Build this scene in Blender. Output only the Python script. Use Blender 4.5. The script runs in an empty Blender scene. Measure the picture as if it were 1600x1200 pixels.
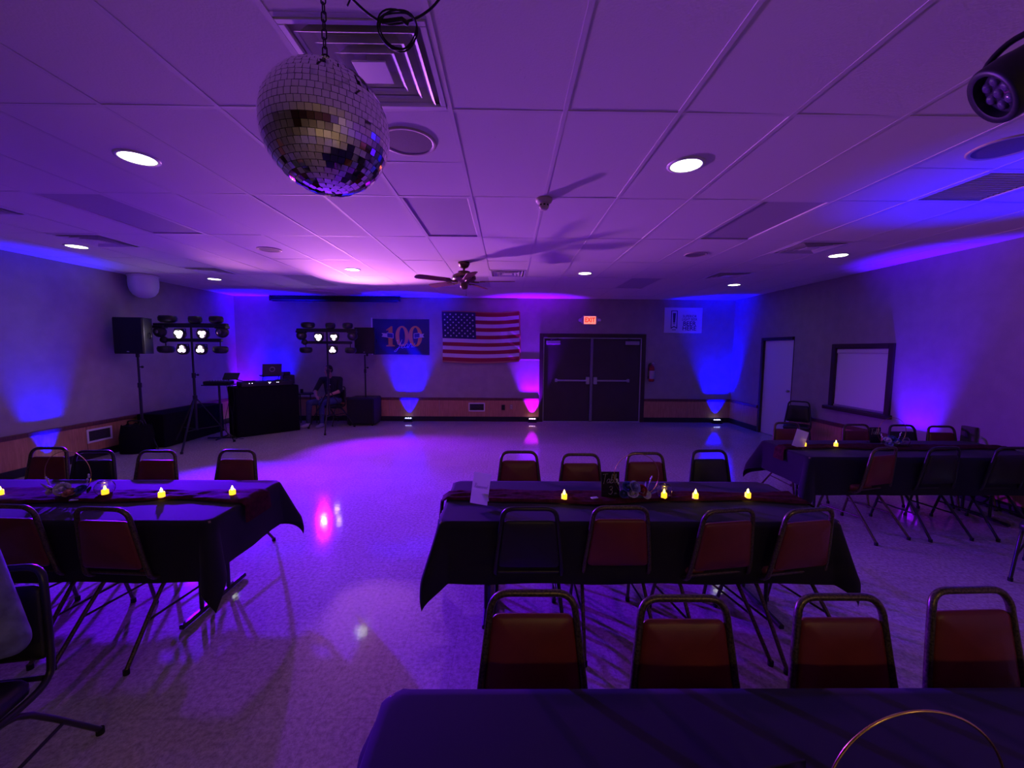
import bpy, bmesh, math, random
from mathutils import Vector, Matrix, noise
PI = math.pi
random.seed(7)
S = bpy.context.scene
COL = S.collection

# ------------------------------------------------------------------ camera
ROOM_L, ROOM_R, ROOM_B, ROOM_F, CEIL = -6.66, 5.60, 10.07, -9.0, 3.04
cam_d = bpy.data.cameras.new('camera')
cam = bpy.data.objects.new('camera', cam_d)
COL.objects.link(cam)
cam_d.sensor_fit = 'HORIZONTAL'
cam_d.sensor_width = 36.0
cam_d.lens = 634.5 / 1600 * 36.0
cam_d.clip_start = 0.02
_R = Vector((0.99991652, -0.01081159, 0.00707556))
_D = Vector((0.00615555, -0.08287855, -0.99654064))
_F = Vector((0.0113606, 0.99650101, -0.08280508))
cam.matrix_world = Matrix(((_R.x, -_D.x, -_F.x, 0), (_R.y, -_D.y, -_F.y, 0), (_R.z, -_D.z, -_F.z, 1.7777), (0, 0, 0, 1)))
S.camera = cam

# ------------------------------------------------------------------ world, exposure
w = bpy.data.worlds.new('world'); S.world = w; w.use_nodes = True
w.node_tree.nodes['Background'].inputs[0].default_value = (0.02, 0.015, 0.03, 1)
w.node_tree.nodes['Background'].inputs[1].default_value = 0.0
S.view_settings.view_transform = 'Standard'
S.view_settings.look = 'None'
S.view_settings.gamma = 1.0
S.view_settings.use_curve_mapping = False
S.view_settings.exposure = 0.0
try:
    S.cycles.use_denoising = True
    S.cycles.max_bounces = 8
    S.cycles.sample_clamp_indirect = 4.0
    S.cycles.caustics_reflective = False
    S.cycles.caustics_refractive = False
except Exception:
    pass

# ------------------------------------------------------------------ lamps (the beams of the stage lights and uplights)
def spot(name, loc, target, color, watts, size, blend=0.5, radius=0.04):
    l = bpy.data.lights.new(name, 'SPOT')
    l.energy = watts; l.color = color; l.spot_size = math.radians(size); l.spot_blend = blend
    l.shadow_soft_size = radius
    o = bpy.data.objects.new(name, l); COL.objects.link(o)
    o.location = loc
    d = Vector(target) - Vector(loc)
    o.rotation_euler = d.to_track_quat('-Z', 'Y').to_euler()
    return o
LAMPS = [
    # name, position, aim, colour, watts, cone, blend, radius
    ('stage_beam', (-5.72, 7.16, 1.95), (-1.85, 3.4, 0.0), (0.095, 0.0, 1.0), 4900, 64, 0.8, 0.05),
    ('stage_beam', (-4.02, 8.70, 1.98), (-0.5, 5.3, 0.0), (0.20, 0.0, 1.0), 2200, 80, 0.8, 0.06),
    ('stage_wash', (-3.72, 8.70, 1.98), (0.5, 3.8, 3.9), (0.74, 0.23, 0.74), 1400, 68, 1.0, 0.08),
    ('stage_wash', (-5.36, 7.16, 1.95), (0.5, 3.8, 4.2), (0.74, 0.23, 0.64), 200, 62, 1.0, 0.08),
    # uplights: back wall, corners, side walls
    ('uplight_beam', (-2.44, 9.95, 0.12), (-2.43, 10.12, 1.2), (0.0, 0.0, 1.0), 2800, 60, 0.9, 0.03),
    ('uplight_beam', (0.62, 9.95, 0.12), (0.62, 10.12, 1.2), (0.12, 0.0, 0.80), 2300, 58, 0.9, 0.03),
    ('uplight_beam', (5.22, 9.94, 0.12), (5.24, 10.11, 1.2), (0.0, 0.0, 1.0), 2600, 60, 0.9, 0.03),
    ('uplight_beam', (-6.40, 9.92, 0.12), (-6.42, 10.13, 1.2), (0.12, 0.0, 1.0), 1000, 48, 1.0, 0.03),
    ('uplight_beam', (-5.75, 9.90, 0.12), (-5.75, 10.06, 1.3), (0.004, 0.0, 1.0), 2600, 60, 1.0, 0.03),
    ('uplight_beam', (-6.54, 5.85, 0.12), (-6.70, 5.82, 1.2), (0.0, 0.0, 1.0), 850, 52, 0.9, 0.03),
    ('uplight_beam', (5.48, 5.42, 0.12), (5.64, 5.40, 1.2), (0.055, 0.0, 1.0), 1300, 50, 0.9, 0.03),
    ('uplight_beam', (5.25, 3.20, 0.12), (4.00, 3.10, 3.0), (0.0, 0.0, 1.0), 1000, 44, 1.0, 0.03),
]
for a in LAMPS:
    spot(*a)

# ------------------------------------------------------------------ materials
MATS = {}
def mat(name, color, rough=0.6, metal=0.0, emit=None, estr=0.0, trans=0.0, ior=1.45, coat=0.0, noise_amt=0.0, noise_scale=20.0, bump=0.0, bscale=200.0, spec=0.5, color2=None, sheen=0.0):
    if name in MATS:
        return MATS[name]
    m = bpy.data.materials.new(name); m.use_nodes = True
    nt = m.node_tree; b = nt.nodes['Principled BSDF']
    b.inputs['Base Color'].default_value = (*color, 1)
    b.inputs['Roughness'].default_value = rough
    b.inputs['Metallic'].default_value = metal
    b.inputs['IOR'].default_value = ior
    b.inputs['Specular IOR Level'].default_value = spec
    b.inputs['Transmission Weight'].default_value = trans
    b.inputs['Coat Weight'].default_value = coat
    b.inputs['Sheen Weight'].default_value = sheen
    if emit:
        b.inputs['Emission Color'].default_value = (*emit, 1)
        b.inputs['Emission Strength'].default_value = estr
    if noise_amt > 0 or bump > 0 or color2:
        tc = nt.nodes.new('ShaderNodeTexCoord')
        if noise_amt > 0 or color2:
            n = nt.nodes.new('ShaderNodeTexNoise'); n.inputs['Scale'].default_value = noise_scale; n.inputs['Detail'].default_value = 4
            nt.links.new(tc.outputs['Object'], n.inputs['Vector'])
            r = nt.nodes.new('ShaderNodeValToRGB')
            c2 = color2 or tuple(max(0, c * (1 - noise_amt)) for c in color)
            r.color_ramp.elements[0].position = 0.35; r.color_ramp.elements[1].position = 0.65
            r.color_ramp.elements[0].color = (*c2, 1); r.color_ramp.elements[1].color = (*color, 1)
            nt.links.new(n.outputs['Fac'], r.inputs['Fac']); nt.links.new(r.outputs['Color'], b.inputs['Base Color'])
        if bump > 0:
            n2 = nt.nodes.new('ShaderNodeTexNoise'); n2.inputs['Scale'].default_value = bscale; n2.inputs['Detail'].default_value = 3
            nt.links.new(tc.outputs['Object'], n2.inputs['Vector'])
            bp = nt.nodes.new('ShaderNodeBump'); bp.inputs['Strength'].default_value = bump; bp.inputs['Distance'].default_value = 0.01
            nt.links.new(n2.outputs['Fac'], bp.inputs['Height']); nt.links.new(bp.outputs['Normal'], b.inputs['Normal'])
    MATS[name] = m
    return m

def mat_floor():
    m = bpy.data.materials.new('terrazzo_floor'); m.use_nodes = True
    nt = m.node_tree; b = nt.nodes['Principled BSDF']; L = nt.links.new
    tc = nt.nodes.new('ShaderNodeTexCoord')
    v = nt.nodes.new('ShaderNodeTexNoise'); v.inputs['Scale'].default_value = 38; v.inputs['Detail'].default_value = 5; v.inputs['Roughness'].default_value = 0.75
    L(tc.outputs['Object'], v.inputs['Vector'])
    r = nt.nodes.new('ShaderNodeValToRGB')
    e = r.color_ramp.elements
    e[0].position = 0.30; e[0].color = (0.30, 0.26, 0.22, 1)
    e[1].position = 0.62; e[1].color = (0.60, 0.56, 0.50, 1)
    L(v.outputs['Fac'], r.inputs['Fac'])
    br = nt.nodes.new('ShaderNodeTexBrick'); br.offset = 0.0
    br.inputs['Scale'].default_value = 1.0; br.inputs['Brick Width'].default_value = 0.3048; br.inputs['Row Height'].default_value = 0.3048
    br.inputs['Mortar Size'].default_value = 0.0012
    br.inputs['Color1'].default_value = (1, 1, 1, 1); br.inputs['Color2'].default_value = (0.93, 0.93, 0.93, 1); br.inputs['Mortar'].default_value = (0.72, 0.7, 0.68, 1)
    L(tc.outputs['Object'], br.inputs['Vector'])
    mx = nt.nodes.new('ShaderNodeMix'); mx.data_type = 'RGBA'; mx.blend_type = 'MULTIPLY'; mx.inputs['Factor'].default_value = 1.0
    L(r.outputs['Color'], mx.inputs['A']); L(br.outputs['Color'], mx.inputs['B']); L(mx.outputs['Result'], b.inputs['Base Color'])
    n2 = nt.nodes.new('ShaderNodeTexNoise'); n2.inputs['Scale'].default_value = 3.0; n2.inputs['Detail'].default_value = 3
    L(tc.outputs['Object'], n2.inputs['Vector'])
    mr = nt.nodes.new('ShaderNodeMapRange'); mr.inputs['To Min'].default_value = 0.055; mr.inputs['To Max'].default_value = 0.10
    L(n2.outputs['Fac'], mr.inputs['Value']); L(mr.outputs['Result'], b.inputs['Roughness'])
    bp = nt.nodes.new('ShaderNodeBump'); bp.inputs['Strength'].default_value = 0.05; bp.inputs['Distance'].default_value = 0.01
    n3 = nt.nodes.new('ShaderNodeTexNoise'); n3.inputs['Scale'].default_value = 14.0
    L(tc.outputs['Object'], n3.inputs['Vector']); L(n3.outputs['Fac'], bp.inputs['Height']); L(bp.outputs['Normal'], b.inputs['Normal'])
    b.inputs['Specular IOR Level'].default_value = 0.5
    return m

def mat_tile():
    m = bpy.data.materials.new('acoustic_tile'); m.use_nodes = True
    nt = m.node_tree; b = nt.nodes['Principled BSDF']; L = nt.links.new
    tc = nt.nodes.new('ShaderNodeTexCoord')
    v = nt.nodes.new('ShaderNodeTexVoronoi'); v.inputs['Scale'].default_value = 95
    L(tc.outputs['Object'], v.inputs['Vector'])
    n = nt.nodes.new('ShaderNodeTexNoise'); n.inputs['Scale'].default_value = 22; n.inputs['Detail'].default_value = 3
    L(tc.outputs['Object'], n.inputs['Vector'])
    mul = nt.nodes.new('ShaderNodeMath'); mul.operation = 'ADD'
    L(v.outputs['Distance'], mul.inputs[0]); L(n.outputs['Fac'], mul.inputs[1])
    r = nt.nodes.new('ShaderNodeValToRGB'); e = r.color_ramp.elements
    e[0].position = 0.40; e[0].color = (0.42, 0.39, 0.36, 1)
    e[1].position = 0.54; e[1].color = (0.74, 0.70, 0.65, 1)
    L(mul.outputs[0], r.inputs['Fac']); L(r.outputs['Color'], b.inputs['Base Color'])
    b.inputs['Roughness'].default_value = 0.95; b.inputs['Specular IOR Level'].default_value = 0.1
    bp = nt.nodes.new('ShaderNodeBump'); bp.inputs['Strength'].default_value = 0.12; bp.inputs['Distance'].default_value = 0.004
    L(mul.outputs[0], bp.inputs['Height']); L(bp.outputs['Normal'], b.inputs['Normal'])
    return m

def mat_wood(name, c1, c2, scale=6.0, rough=0.45):
    m = bpy.data.materials.new(name); m.use_nodes = True
    nt = m.node_tree; b = nt.nodes['Principled BSDF']; L = nt.links.new
    tc = nt.nodes.new('ShaderNodeTexCoord')
    mp = nt.nodes.new('ShaderNodeMapping'); mp.inputs['Scale'].default_value = (6, 6, 0.7)
    L(tc.outputs['Object'], mp.inputs['Vector'])
    n = nt.nodes.new('ShaderNodeTexNoise'); n.inputs['Scale'].default_value = scale; n.inputs['Detail'].default_value = 6; n.inputs['Distortion'].default_value = 0.6
    L(mp.outputs['Vector'], n.inputs['Vector'])
    r = nt.nodes.new('ShaderNodeValToRGB'); e = r.color_ramp.elements
    e[0].position = 0.3; e[0].color = (*c2, 1); e[1].position = 0.7; e[1].color = (*c1, 1)
    L(n.outputs['Fac'], r.inputs['Fac']); L(r.outputs['Color'], b.inputs['Base Color'])
    b.inputs['Roughness'].default_value = rough
    return m

M_floor = mat_floor()
M_tile = mat_tile()
M_wall = mat('wall_covering', (0.385, 0.355, 0.325), 0.85, noise_amt=0.10, noise_scale=5, bump=0.25, bscale=160, spec=0.2)
M_wains = mat_wood('wainscot_wood', (0.56, 0.29, 0.14), (0.40, 0.19, 0.08))
M_rail = mat_wood('rail_wood', (0.16, 0.06, 0.03), (0.09, 0.035, 0.02))
M_base = mat('baseboard_black', (0.015, 0.012, 0.012), 0.6)
M_tee = mat('white_painted_tee', (0.68, 0.64, 0.60), 0.7)
M_white = mat('white_enamel', (0.75, 0.72, 0.70), 0.4)
M_cream = mat('cream_enamel', (0.55, 0.48, 0.36), 0.5)
M_lens = mat('troffer_lens', (0.46, 0.42, 0.44), 0.8, bump=0.2, bscale=400)
M_dark = mat('duct_black', (0.01, 0.01, 0.01), 0.9)
M_black = mat('black_plastic', (0.012, 0.012, 0.014), 0.45)
M_blackm = mat('black_metal', (0.014, 0.014, 0.016), 0.38, metal=0.0)
M_grille = mat('speaker_grille', (0.01, 0.01, 0.012), 0.6, noise_amt=0.5, noise_scale=300)
M_cloth = mat('black_tablecloth', (0.018, 0.017, 0.023), 0.8, sheen=0.06, bump=0.08, bscale=500, spec=0.15)
M_skirt = mat('black_skirt_fabric', (0.008, 0.008, 0.009), 0.9, bump=0.05, bscale=400, spec=0.1)
M_runner = mat('wine_chiffon', (0.075, 0.012, 0.018), 0.85, sheen=0.0, noise_amt=0.5, noise_scale=30, spec=0.08)
M_vinyl = mat('burgundy_vinyl', (0.17, 0.028, 0.020), 0.38, noise_amt=0.15, noise_scale=9, bump=0.05, bscale=300)
M_vinylk = mat('black_vinyl', (0.013, 0.014, 0.014), 0.42, bump=0.05, bscale=300)
M_frame = mat('goldvein_metal', (0.16, 0.13, 0.075), 0.33, metal=0.55, color2=(0.05, 0.04, 0.03), noise_scale=130)
M_framek = mat('black_chair_metal', (0.035, 0.033, 0.036), 0.3, metal=0.4)
M_glide = mat('black_rubber', (0.01, 0.01, 0.01), 0.8)
M_chrome = mat('aluminium', (0.55, 0.55, 0.58), 0.3, metal=0.9)
M_steel = mat('satin_steel', (0.5, 0.5, 0.52), 0.35, metal=0.6)
M_doorp = mat('brown_door_paint', (0.055, 0.042, 0.040), 0.5, noise_amt=0.15, noise_scale=3)
M_doorf = mat('dark_door_frame', (0.04, 0.022, 0.018), 0.45)
M_mirror = mat('mirror_glass', (0.86, 0.86, 0.82), 0.04, metal=1.0)
M_ballcore = mat('ball_core', (0.05, 0.05, 0.05), 0.8)
M_iron = mat('chain_steel', (0.05, 0.045, 0.045), 0.45, metal=0.7)
M_wire = mat('black_wire', (0.012, 0.01, 0.012), 0.6)
M_lamp = mat('downlight_lens', (1, 1, 1), 0.5, emit=(0.93, 1.0, 0.84), estr=8.0)
M_warm = mat('warm_lens', (1, 1, 1), 0.5, emit=(1.0, 0.66, 0.27), estr=44.0)
M_candle = mat('candle_body', (0.8, 0.6, 0.1), 0.5, emit=(1.0, 0.50, 0.02), estr=2.0)
M_flame = mat('candle_flame', (1, 0.9, 0.4), 0.5, emit=(1.0, 0.78, 0.12), estr=14.0)
M_glass = mat('clear_glass', (1, 1, 1), 0.0, trans=1.0, ior=1.45)
M_gold = mat('gold_wire', (0.75, 0.52, 0.20), 0.22, metal=1.0)
M_paper = mat('white_card', (0.80, 0.77, 0.78), 0.7)
def _paper():
    nt = M_paper.node_tree; b = nt.nodes['Principled BSDF']; o = nt.nodes['Material Output']
    t = nt.nodes.new('ShaderNodeBsdfTranslucent'); t.inputs['Color'].default_value = (0.85, 0.80, 0.80, 1)
    mx = nt.nodes.new('ShaderNodeMixShader'); mx.inputs[0].default_value = 0.45
    nt.links.new(b.outputs[0], mx.inputs[1]); nt.links.new(t.outputs[0], mx.inputs[2]); nt.links.new(mx.outputs[0], o.inputs[0])
_paper()
M_ink = mat('dark_ink', (0.03, 0.03, 0.05), 0.7)
M_wink = mat('white_ink', (0.85, 0.83, 0.86), 0.6)
M_brown = mat_wood('fan_blade_wood', (0.22, 0.05, 0.025), (0.12, 0.03, 0.015))
M_brass = mat('antique_brass', (0.15, 0.10, 0.055), 0.38, metal=0.7)
M_ledv = mat('led_violet', (1, 1, 1), 0.4, emit=(0.95, 0.62, 1.0), estr=12.0)
M_ledvs = mat('led_violet_bright', (1, 1, 1), 0.4, emit=(0.95, 0.78, 1.0), estr=45.0)
M_ledb = mat('led_blue', (1, 1, 1), 0.4, emit=(0.40, 0.42, 1.0), estr=9.0)
M_ledp = mat('led_pink', (1, 1, 1), 0.4, emit=(1.0, 0.55, 0.95), estr=9.0)
M_ledoff = mat('lens_off', (0.07, 0.06, 0.085), 0.06, spec=0.9)
M_screenled = mat('panel_led', (1, 1, 1), 0.4, emit=(0.8, 0.8, 1.0), estr=3.0)

# ------------------------------------------------------------------ mesh builder
class MB:
    def __init__(s):
        s.v, s.f, s.m, s.s = [], [], [], []
    def add(s, vs, fs, m=0, smooth=False, M=None):
        o = len(s.v)
        if M is not None:
            vs = [M @ Vector(p) for p in vs]
        s.v += [tuple(p) for p in vs]
        for f in fs:
            s.f.append([i + o for i in f]); s.m.append(m); s.s.append(smooth)
        return s
    def box(s, c, d, ch=0.0, m=0, M=None):
        hx, hy, hz = d[0] / 2, d[1] / 2, d[2] / 2
        T = Matrix.Translation(c)
        if M is not None: T = M @ T
        if ch <= 0:
            vs = [(x * hx, y * hy, z * hz) for x in (-1, 1) for y in (-1, 1) for z in (-1, 1)]
            fs = [(0, 1, 3, 2), (4, 6, 7, 5), (0, 4, 5, 1), (2, 3, 7, 6), (0, 2, 6, 4), (1, 5, 7, 3)]
            return s.add(vs, fs, m, False, T)
        ch = min(ch, hx * .9, hy * .9, hz * .9)
        vs, idx = [], {}
        for x in (-1, 1):
            for y in (-1, 1):
                for z in (-1, 1):
                    for a in range(3):
                        p = [x * hx, y * hy, z * hz]
                        for k in range(3):
                            if k != a: p[k] -= (x, y, z)[k] * ch
                        idx[(x, y, z, a)] = len(vs); vs.append(p)
        fs = []
        for a in range(3):
            b, c2 = (a + 1) % 3, (a + 2) % 3
            for sg in (-1, 1):
                q = []
                for (u, t) in ((-1, -1), (1, -1), (1, 1), (-1, 1)):
                    k = [0, 0, 0]; k[a] = sg; k[b] = u; k[c2] = t; q.append(idx[(*k, a)])
                fs.append(q if sg > 0 else q[::-1])
            for u in (-1, 1):
                for t in (-1, 1):
                    k0 = [0, 0, 0]; k0[a] = -1; k0[b] = u; k0[c2] = t
                    k1 = list(k0); k1[a] = 1
                    q = [idx[(*k0, b)], idx[(*k1, b)], idx[(*k1, c2)], idx[(*k0, c2)]]
                    fs.append(q if u * t < 0 else q[::-1])
        for x in (-1, 1):
            for y in (-1, 1):
                for z in (-1, 1):
                    q = [idx[(x, y, z, a)] for a in range(3)]
                    fs.append(q if x * y * z > 0 else q[::-1])
        return s.add(vs, fs, m, False, T)
    def tube(s, pts, r, n=8, closed=False, m=0, cap=True, M=None, flat=None):
        P = [Vector(p) for p in pts]; k = len(P)
        rs = r if isinstance(r, (list, tuple)) else [r] * k
        vs, fs = [], []
        prev = None
        for i in range(k):
            if closed: t = P[(i + 1) % k] - P[i - 1]
            elif i == 0: t = P[1] - P[0]
            elif i == k - 1: t = P[-1] - P[-2]
            else: t = (P[i + 1] - P[i]).normalized() + (P[i] - P[i - 1]).normalized()
            if t.length < 1e-9: t = Vector((0, 0, 1))
            t.normalize()
            if prev is None:
                a = Vector((0, 0, 1)) if abs(t.z) < 0.9 else Vector((1, 0, 0))
                nrm = (a - t * a.dot(t)).normalized()
            else:
                nrm = prev - t * prev.dot(t)
                nrm = nrm.normalized() if nrm.length > 1e-6 else t.orthogonal().normalized()
            prev = nrm; bi = t.cross(nrm)
            for j in range(n):
                an = 2 * PI * j / n
                vs.append(P[i] + (nrm * math.cos(an) + bi * math.sin(an) * (flat or 1.0)) * rs[i])
        for i in range(k if closed else k - 1):
            for j in range(n):
                a, b = i * n + j, i * n + (j + 1) % n
                c, d = ((i + 1) % k) * n + (j + 1) % n, ((i + 1) % k) * n + j
                fs.append((a, b, c, d))
        s.add(vs, fs, m, True, M)
        if cap and not closed:
            s.add(vs[:n], [list(range(n))[::-1]], m, False, M)
            s.add(vs[-n:], [list(range(n))], m, False, M)
        return s
    def lathe(s, prof, n=24, m=0, M=None, smooth=True):
        vs, fs, rings = [], [], []
        for (r, z) in prof:
            if r < 1e-6:
                rings.append([len(vs)]); vs.append((0, 0, z))
            else:
                rings.append(list(range(len(vs), len(vs) + n)))
                vs += [(r * math.cos(2 * PI * j / n), r * math.sin(2 * PI * j / n), z) for j in range(n)]
        for a, b in zip(rings[:-1], rings[1:]):
            for j in range(n):
                k = (j + 1) % n
                if len(a) == 1 and len(b) == 1: continue
                if len(a) == 1: fs.append((a[0], b[k], b[j]))
                elif len(b) == 1: fs.append((a[j], a[k], b[0]))
                else: fs.append((a[j], a[k], b[k], b[j]))
        return s.add(vs, fs, m, smooth, M)
    def cyl(s, c, r, h, n=20, m=0, M=None, r2=None):
        T = Matrix.Translation(c)
        if M is not None: T = M @ T
        r2 = r if r2 is None else r2
        s.lathe([(r, -h / 2), (r2, h / 2)], n, m, T)
        s.lathe([(0, -h / 2), (r, -h / 2)], n, m, T, False)
        return s.lathe([(r2, h / 2), (0, h / 2)], n, m, T, False)
    def sphere(s, c, r, nu=16, nv=10, m=0, M=None):
        if not isinstance(r, (tuple, list)): r = (r, r, r)
        T = Matrix.Translation(c) @ Matrix.Diagonal((*r, 1))
        if M is not None: T = M @ T
        return s.lathe([(math.sin(PI * i / nv), -math.cos(PI * i / nv)) for i in range(nv + 1)], nu, m, T)
    def prism(s, poly, d, m=0, M=None):
        n = len(poly)
        vs = [(x, y, 0) for x, y in poly] + [(x, y, d) for x, y in poly]
        fs = [list(range(n))[::-1], list(range(n, 2 * n))] + [(i, (i + 1) % n, n + (i + 1) % n, n + i) for i in range(n)]
        return s.add(vs, fs, m, False, M)
    def grid(s, fn, nu, nv, m=0, M=None, mfn=None):
        vs = [fn(i / nu, j / nv) for j in range(nv + 1) for i in range(nu + 1)]
        o = len(s.f)
        s.add(vs, [(j * (nu + 1) + i, j * (nu + 1) + i + 1, (j + 1) * (nu + 1) + i + 1, (j + 1) * (nu + 1) + i) for j in range(nv) for i in range(nu)], m, True, M)
        if mfn:
            for j in range(nv):
                for i in range(nu): s.m[o + j * nu + i] = mfn((i + .5) / nu, (j + .5) / nv)
        return s
    def build(s, name, mats, parent=None, loc=None, rotz=0.0, rot=None, **props):
        me = bpy.data.meshes.new(name)
        me.from_pydata(s.v, [], s.f)
        if not isinstance(mats, (list, tuple)): mats = [mats]
        for x in mats: me.materials.append(x)
        me.polygons.foreach_set('material_index', s.m)
        me.polygons.foreach_set('use_smooth', s.s)
        me.update()
        o = bpy.data.objects.new(name, me); COL.objects.link(o)
        if parent is not None: o.parent = parent
        if loc is not None: o.location = loc
        if rot is not None: o.rotation_euler = rot
        elif rotz: o.rotation_euler = (0, 0, rotz)
        for k, v in props.items(): o[k] = v
        return o

def thing(name, label, cat, loc=(0, 0, 0), rotz=0.0, group=None, rot=None):
    o = bpy.data.objects.new(name, None); COL.objects.link(o)
    o.empty_display_size = 0.1
    o.location = loc; o.rotation_euler = rot if rot else (0, 0, rotz)
    o['label'] = label; o['category'] = cat
    if group: o['group'] = group
    return o
def tag(o, label, cat, group=None):
    o['label'] = label; o['category'] = cat
    if group: o['group'] = group
    return o
def struct(o):
    o['kind'] = 'structure'; return o
def dup(root, loc, rotz=None, label=None, group=None):
    kids = {}
    r = root.copy(); COL.objects.link(r); r.location = loc
    if rotz is not None: r.rotation_euler = (0, 0, rotz)
    if label: r['label'] = label
    if group: r['group'] = group
    for ch in list(root.children):
        c = ch.copy(); COL.objects.link(c); c.parent = r
        for g in list(ch.children):
            d = g.copy(); COL.objects.link(d); d.parent = c
    return r
def text_mesh(txt, size, name, m, parent, M, align='CENTER', sx=1.0, depth=0.0, bold=0.0):
    cu = bpy.data.curves.new(name, 'FONT'); cu.body = txt; cu.size = size; cu.align_x = align; cu.align_y = 'CENTER'; cu.extrude = depth; cu.offset = bold
    to = bpy.data.objects.new(name, cu); COL.objects.link(to)
    dg = bpy.context.evaluated_depsgraph_get()
    me = bpy.data.meshes.new_from_object(to.evaluated_get(dg))
    bpy.data.objects.remove(to); bpy.data.curves.remove(cu)
    me.transform(M @ Matrix.Diagonal((sx, 1, 1, 1)))
    me.materials.clear(); me.materials.append(m)
    o = bpy.data.objects.new(name, me); COL.objects.link(o); o.parent = parent
    return o
def RX(a): return Matrix.Rotation(a, 4, 'X')
def RY(a): return Matrix.Rotation(a, 4, 'Y')
def RZ(a): return Matrix.Rotation(a, 4, 'Z')
def TR(*p): return Matrix.Translation(p)
def arc(cx, cy, r, a0, a1, n): return [(cx + r * math.cos(a0 + (a1 - a0) * i / n), cy + r * math.sin(a0 + (a1 - a0) * i / n)) for i in range(n + 1)]
def smooth_path(pts, n=6):
    P = [Vector(p) for p in pts]; out = []
    for i in range(len(P) - 1):
        a = P[max(i - 1, 0)]; b = P[i]; c = P[i + 1]; d = P[min(i + 2, len(P) - 1)]
        for k in range(n):
            t = k / n
            out.append(0.5 * ((2 * b) + (c - a) * t + (2 * a - 5 * b + 4 * c - d) * t * t + (3 * b - a - 3 * c + d) * t ** 3))
    out.append(P[-1]); return out

# ================================================================== SETTING
T = 0.15
# floor
b = MB(); b.box(((ROOM_L + ROOM_R) / 2, (ROOM_B + ROOM_F) / 2, -0.05), (ROOM_R - ROOM_L + 0.6, ROOM_B - ROOM_F + 0.6, 0.1))
struct(b.build('floor', M_floor))

DX0, DX1, DZ = 0.79, 3.42, 2.195           # double door, outer edge of its frame
RDY0, RDY1, RDZ = 7.90, 8.93, 2.085        # side door
WY0, WY1, WZ0, WZ1 = 5.84, 6.93, 0.86, 1.90   # serving window

b = MB()
def xbox(b, x0, x1, y0, y1, z0, z1, ch=0, m=0):
    b.box(((x0 + x1) / 2, (y0 + y1) / 2, (z0 + z1) / 2), (x1 - x0, y1 - y0, z1 - z0), ch, m)
xbox(b, ROOM_L - T, DX0, ROOM_B, ROOM_B + T, 0, CEIL + .1)
xbox(b, DX1, ROOM_R + T, ROOM_B, ROOM_B + T, 0, CEIL + .1)
xbox(b, DX0, DX1, ROOM_B, ROOM_B + T, DZ, CEIL + .1)
wall_back = struct(b.build('wall_back', M_wall))
b = MB(); xbox(b, ROOM_L - T, ROOM_L, ROOM_F, ROOM_B, 0, CEIL + .1)
wall_left = struct(b.build('wall_left', M_wall))
b = MB()
xbox(b, ROOM_R, ROOM_R + T, ROOM_F, WY0, 0, CEIL + .1)
xbox(b, ROOM_R, ROOM_R + T, WY1, RDY0, 0, CEIL + .1)
xbox(b, ROOM_R, ROOM_R + T, RDY1, ROOM_B, 0, CEIL + .1)
xbox(b, ROOM_R, ROOM_R + T, WY0, WY1, 0, WZ0)
xbox(b, ROOM_R, ROOM_R + T, WY0, WY1, WZ1, CEIL + .1)
xbox(b, ROOM_R, ROOM_R + T, RDY0, RDY1, RDZ, CEIL + .1)
wall_right = struct(b.build('wall_right', M_wall))
b = MB(); xbox(b, ROOM_L - T, ROOM_R + T, ROOM_F - T, ROOM_F, 0, CEIL + .1)
wall_front = struct(b.build('wall_front', M_rail))

# wainscot panels (each a part of its wall), chair rails and baseboards
def wains(wall, axis, p, a0, a1, sign):
    n = max(1, round((a1 - a0) / 1.22)); L = (a1 - a0) / n
    for i in range(n):
        b = MB()
        c = a0 + L * (i + .5)
        if axis == 'x': b.box((c, p + sign * .008, .325), (L - .006, .016, .41), .003)
        else: b.box((p + sign * .008, c, .325), (.016, L - .006, .41), .003)
        b.build('wainscot_panel', M_wains, wall)
def strip(name, axis, p, a0, a1, z0, z1, d, m, sign, ch=.008):
    b = MB()
    if axis == 'x': b.box(((a0 + a1) / 2, p + sign * d / 2, (z0 + z1) / 2), (a1 - a0, d, z1 - z0), ch)
    else: b.box((p + sign * d / 2, (a0 + a1) / 2, (z0 + z1) / 2), (d, a1 - a0, z1 - z0), ch)
    return struct(b.build(name, m))
k = 1
for (nm, wall, axis, p, segs, sg) in (
        ('back', wall_back, 'x', ROOM_B, [(ROOM_L, DX0), (DX1, ROOM_R)], -1),
        ('left', wall_left, 'y', ROOM_L, [(0.3, ROOM_B)], 1),
        ('right', wall_right, 'y', ROOM_R, [(0.3, RDY0), (RDY1, ROOM_B)], -1)):
    for (a0, a1) in segs:
        wains(wall, axis, p, a0, a1, sg)
        strip('trim_%d' % k, axis, p, a0, a1, .528, .592, .034, M_rail, sg); k += 1
        strip('baseboard_' + nm, axis, p, a0, a1, 0, .12, .02, M_base, sg, .004)

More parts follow.
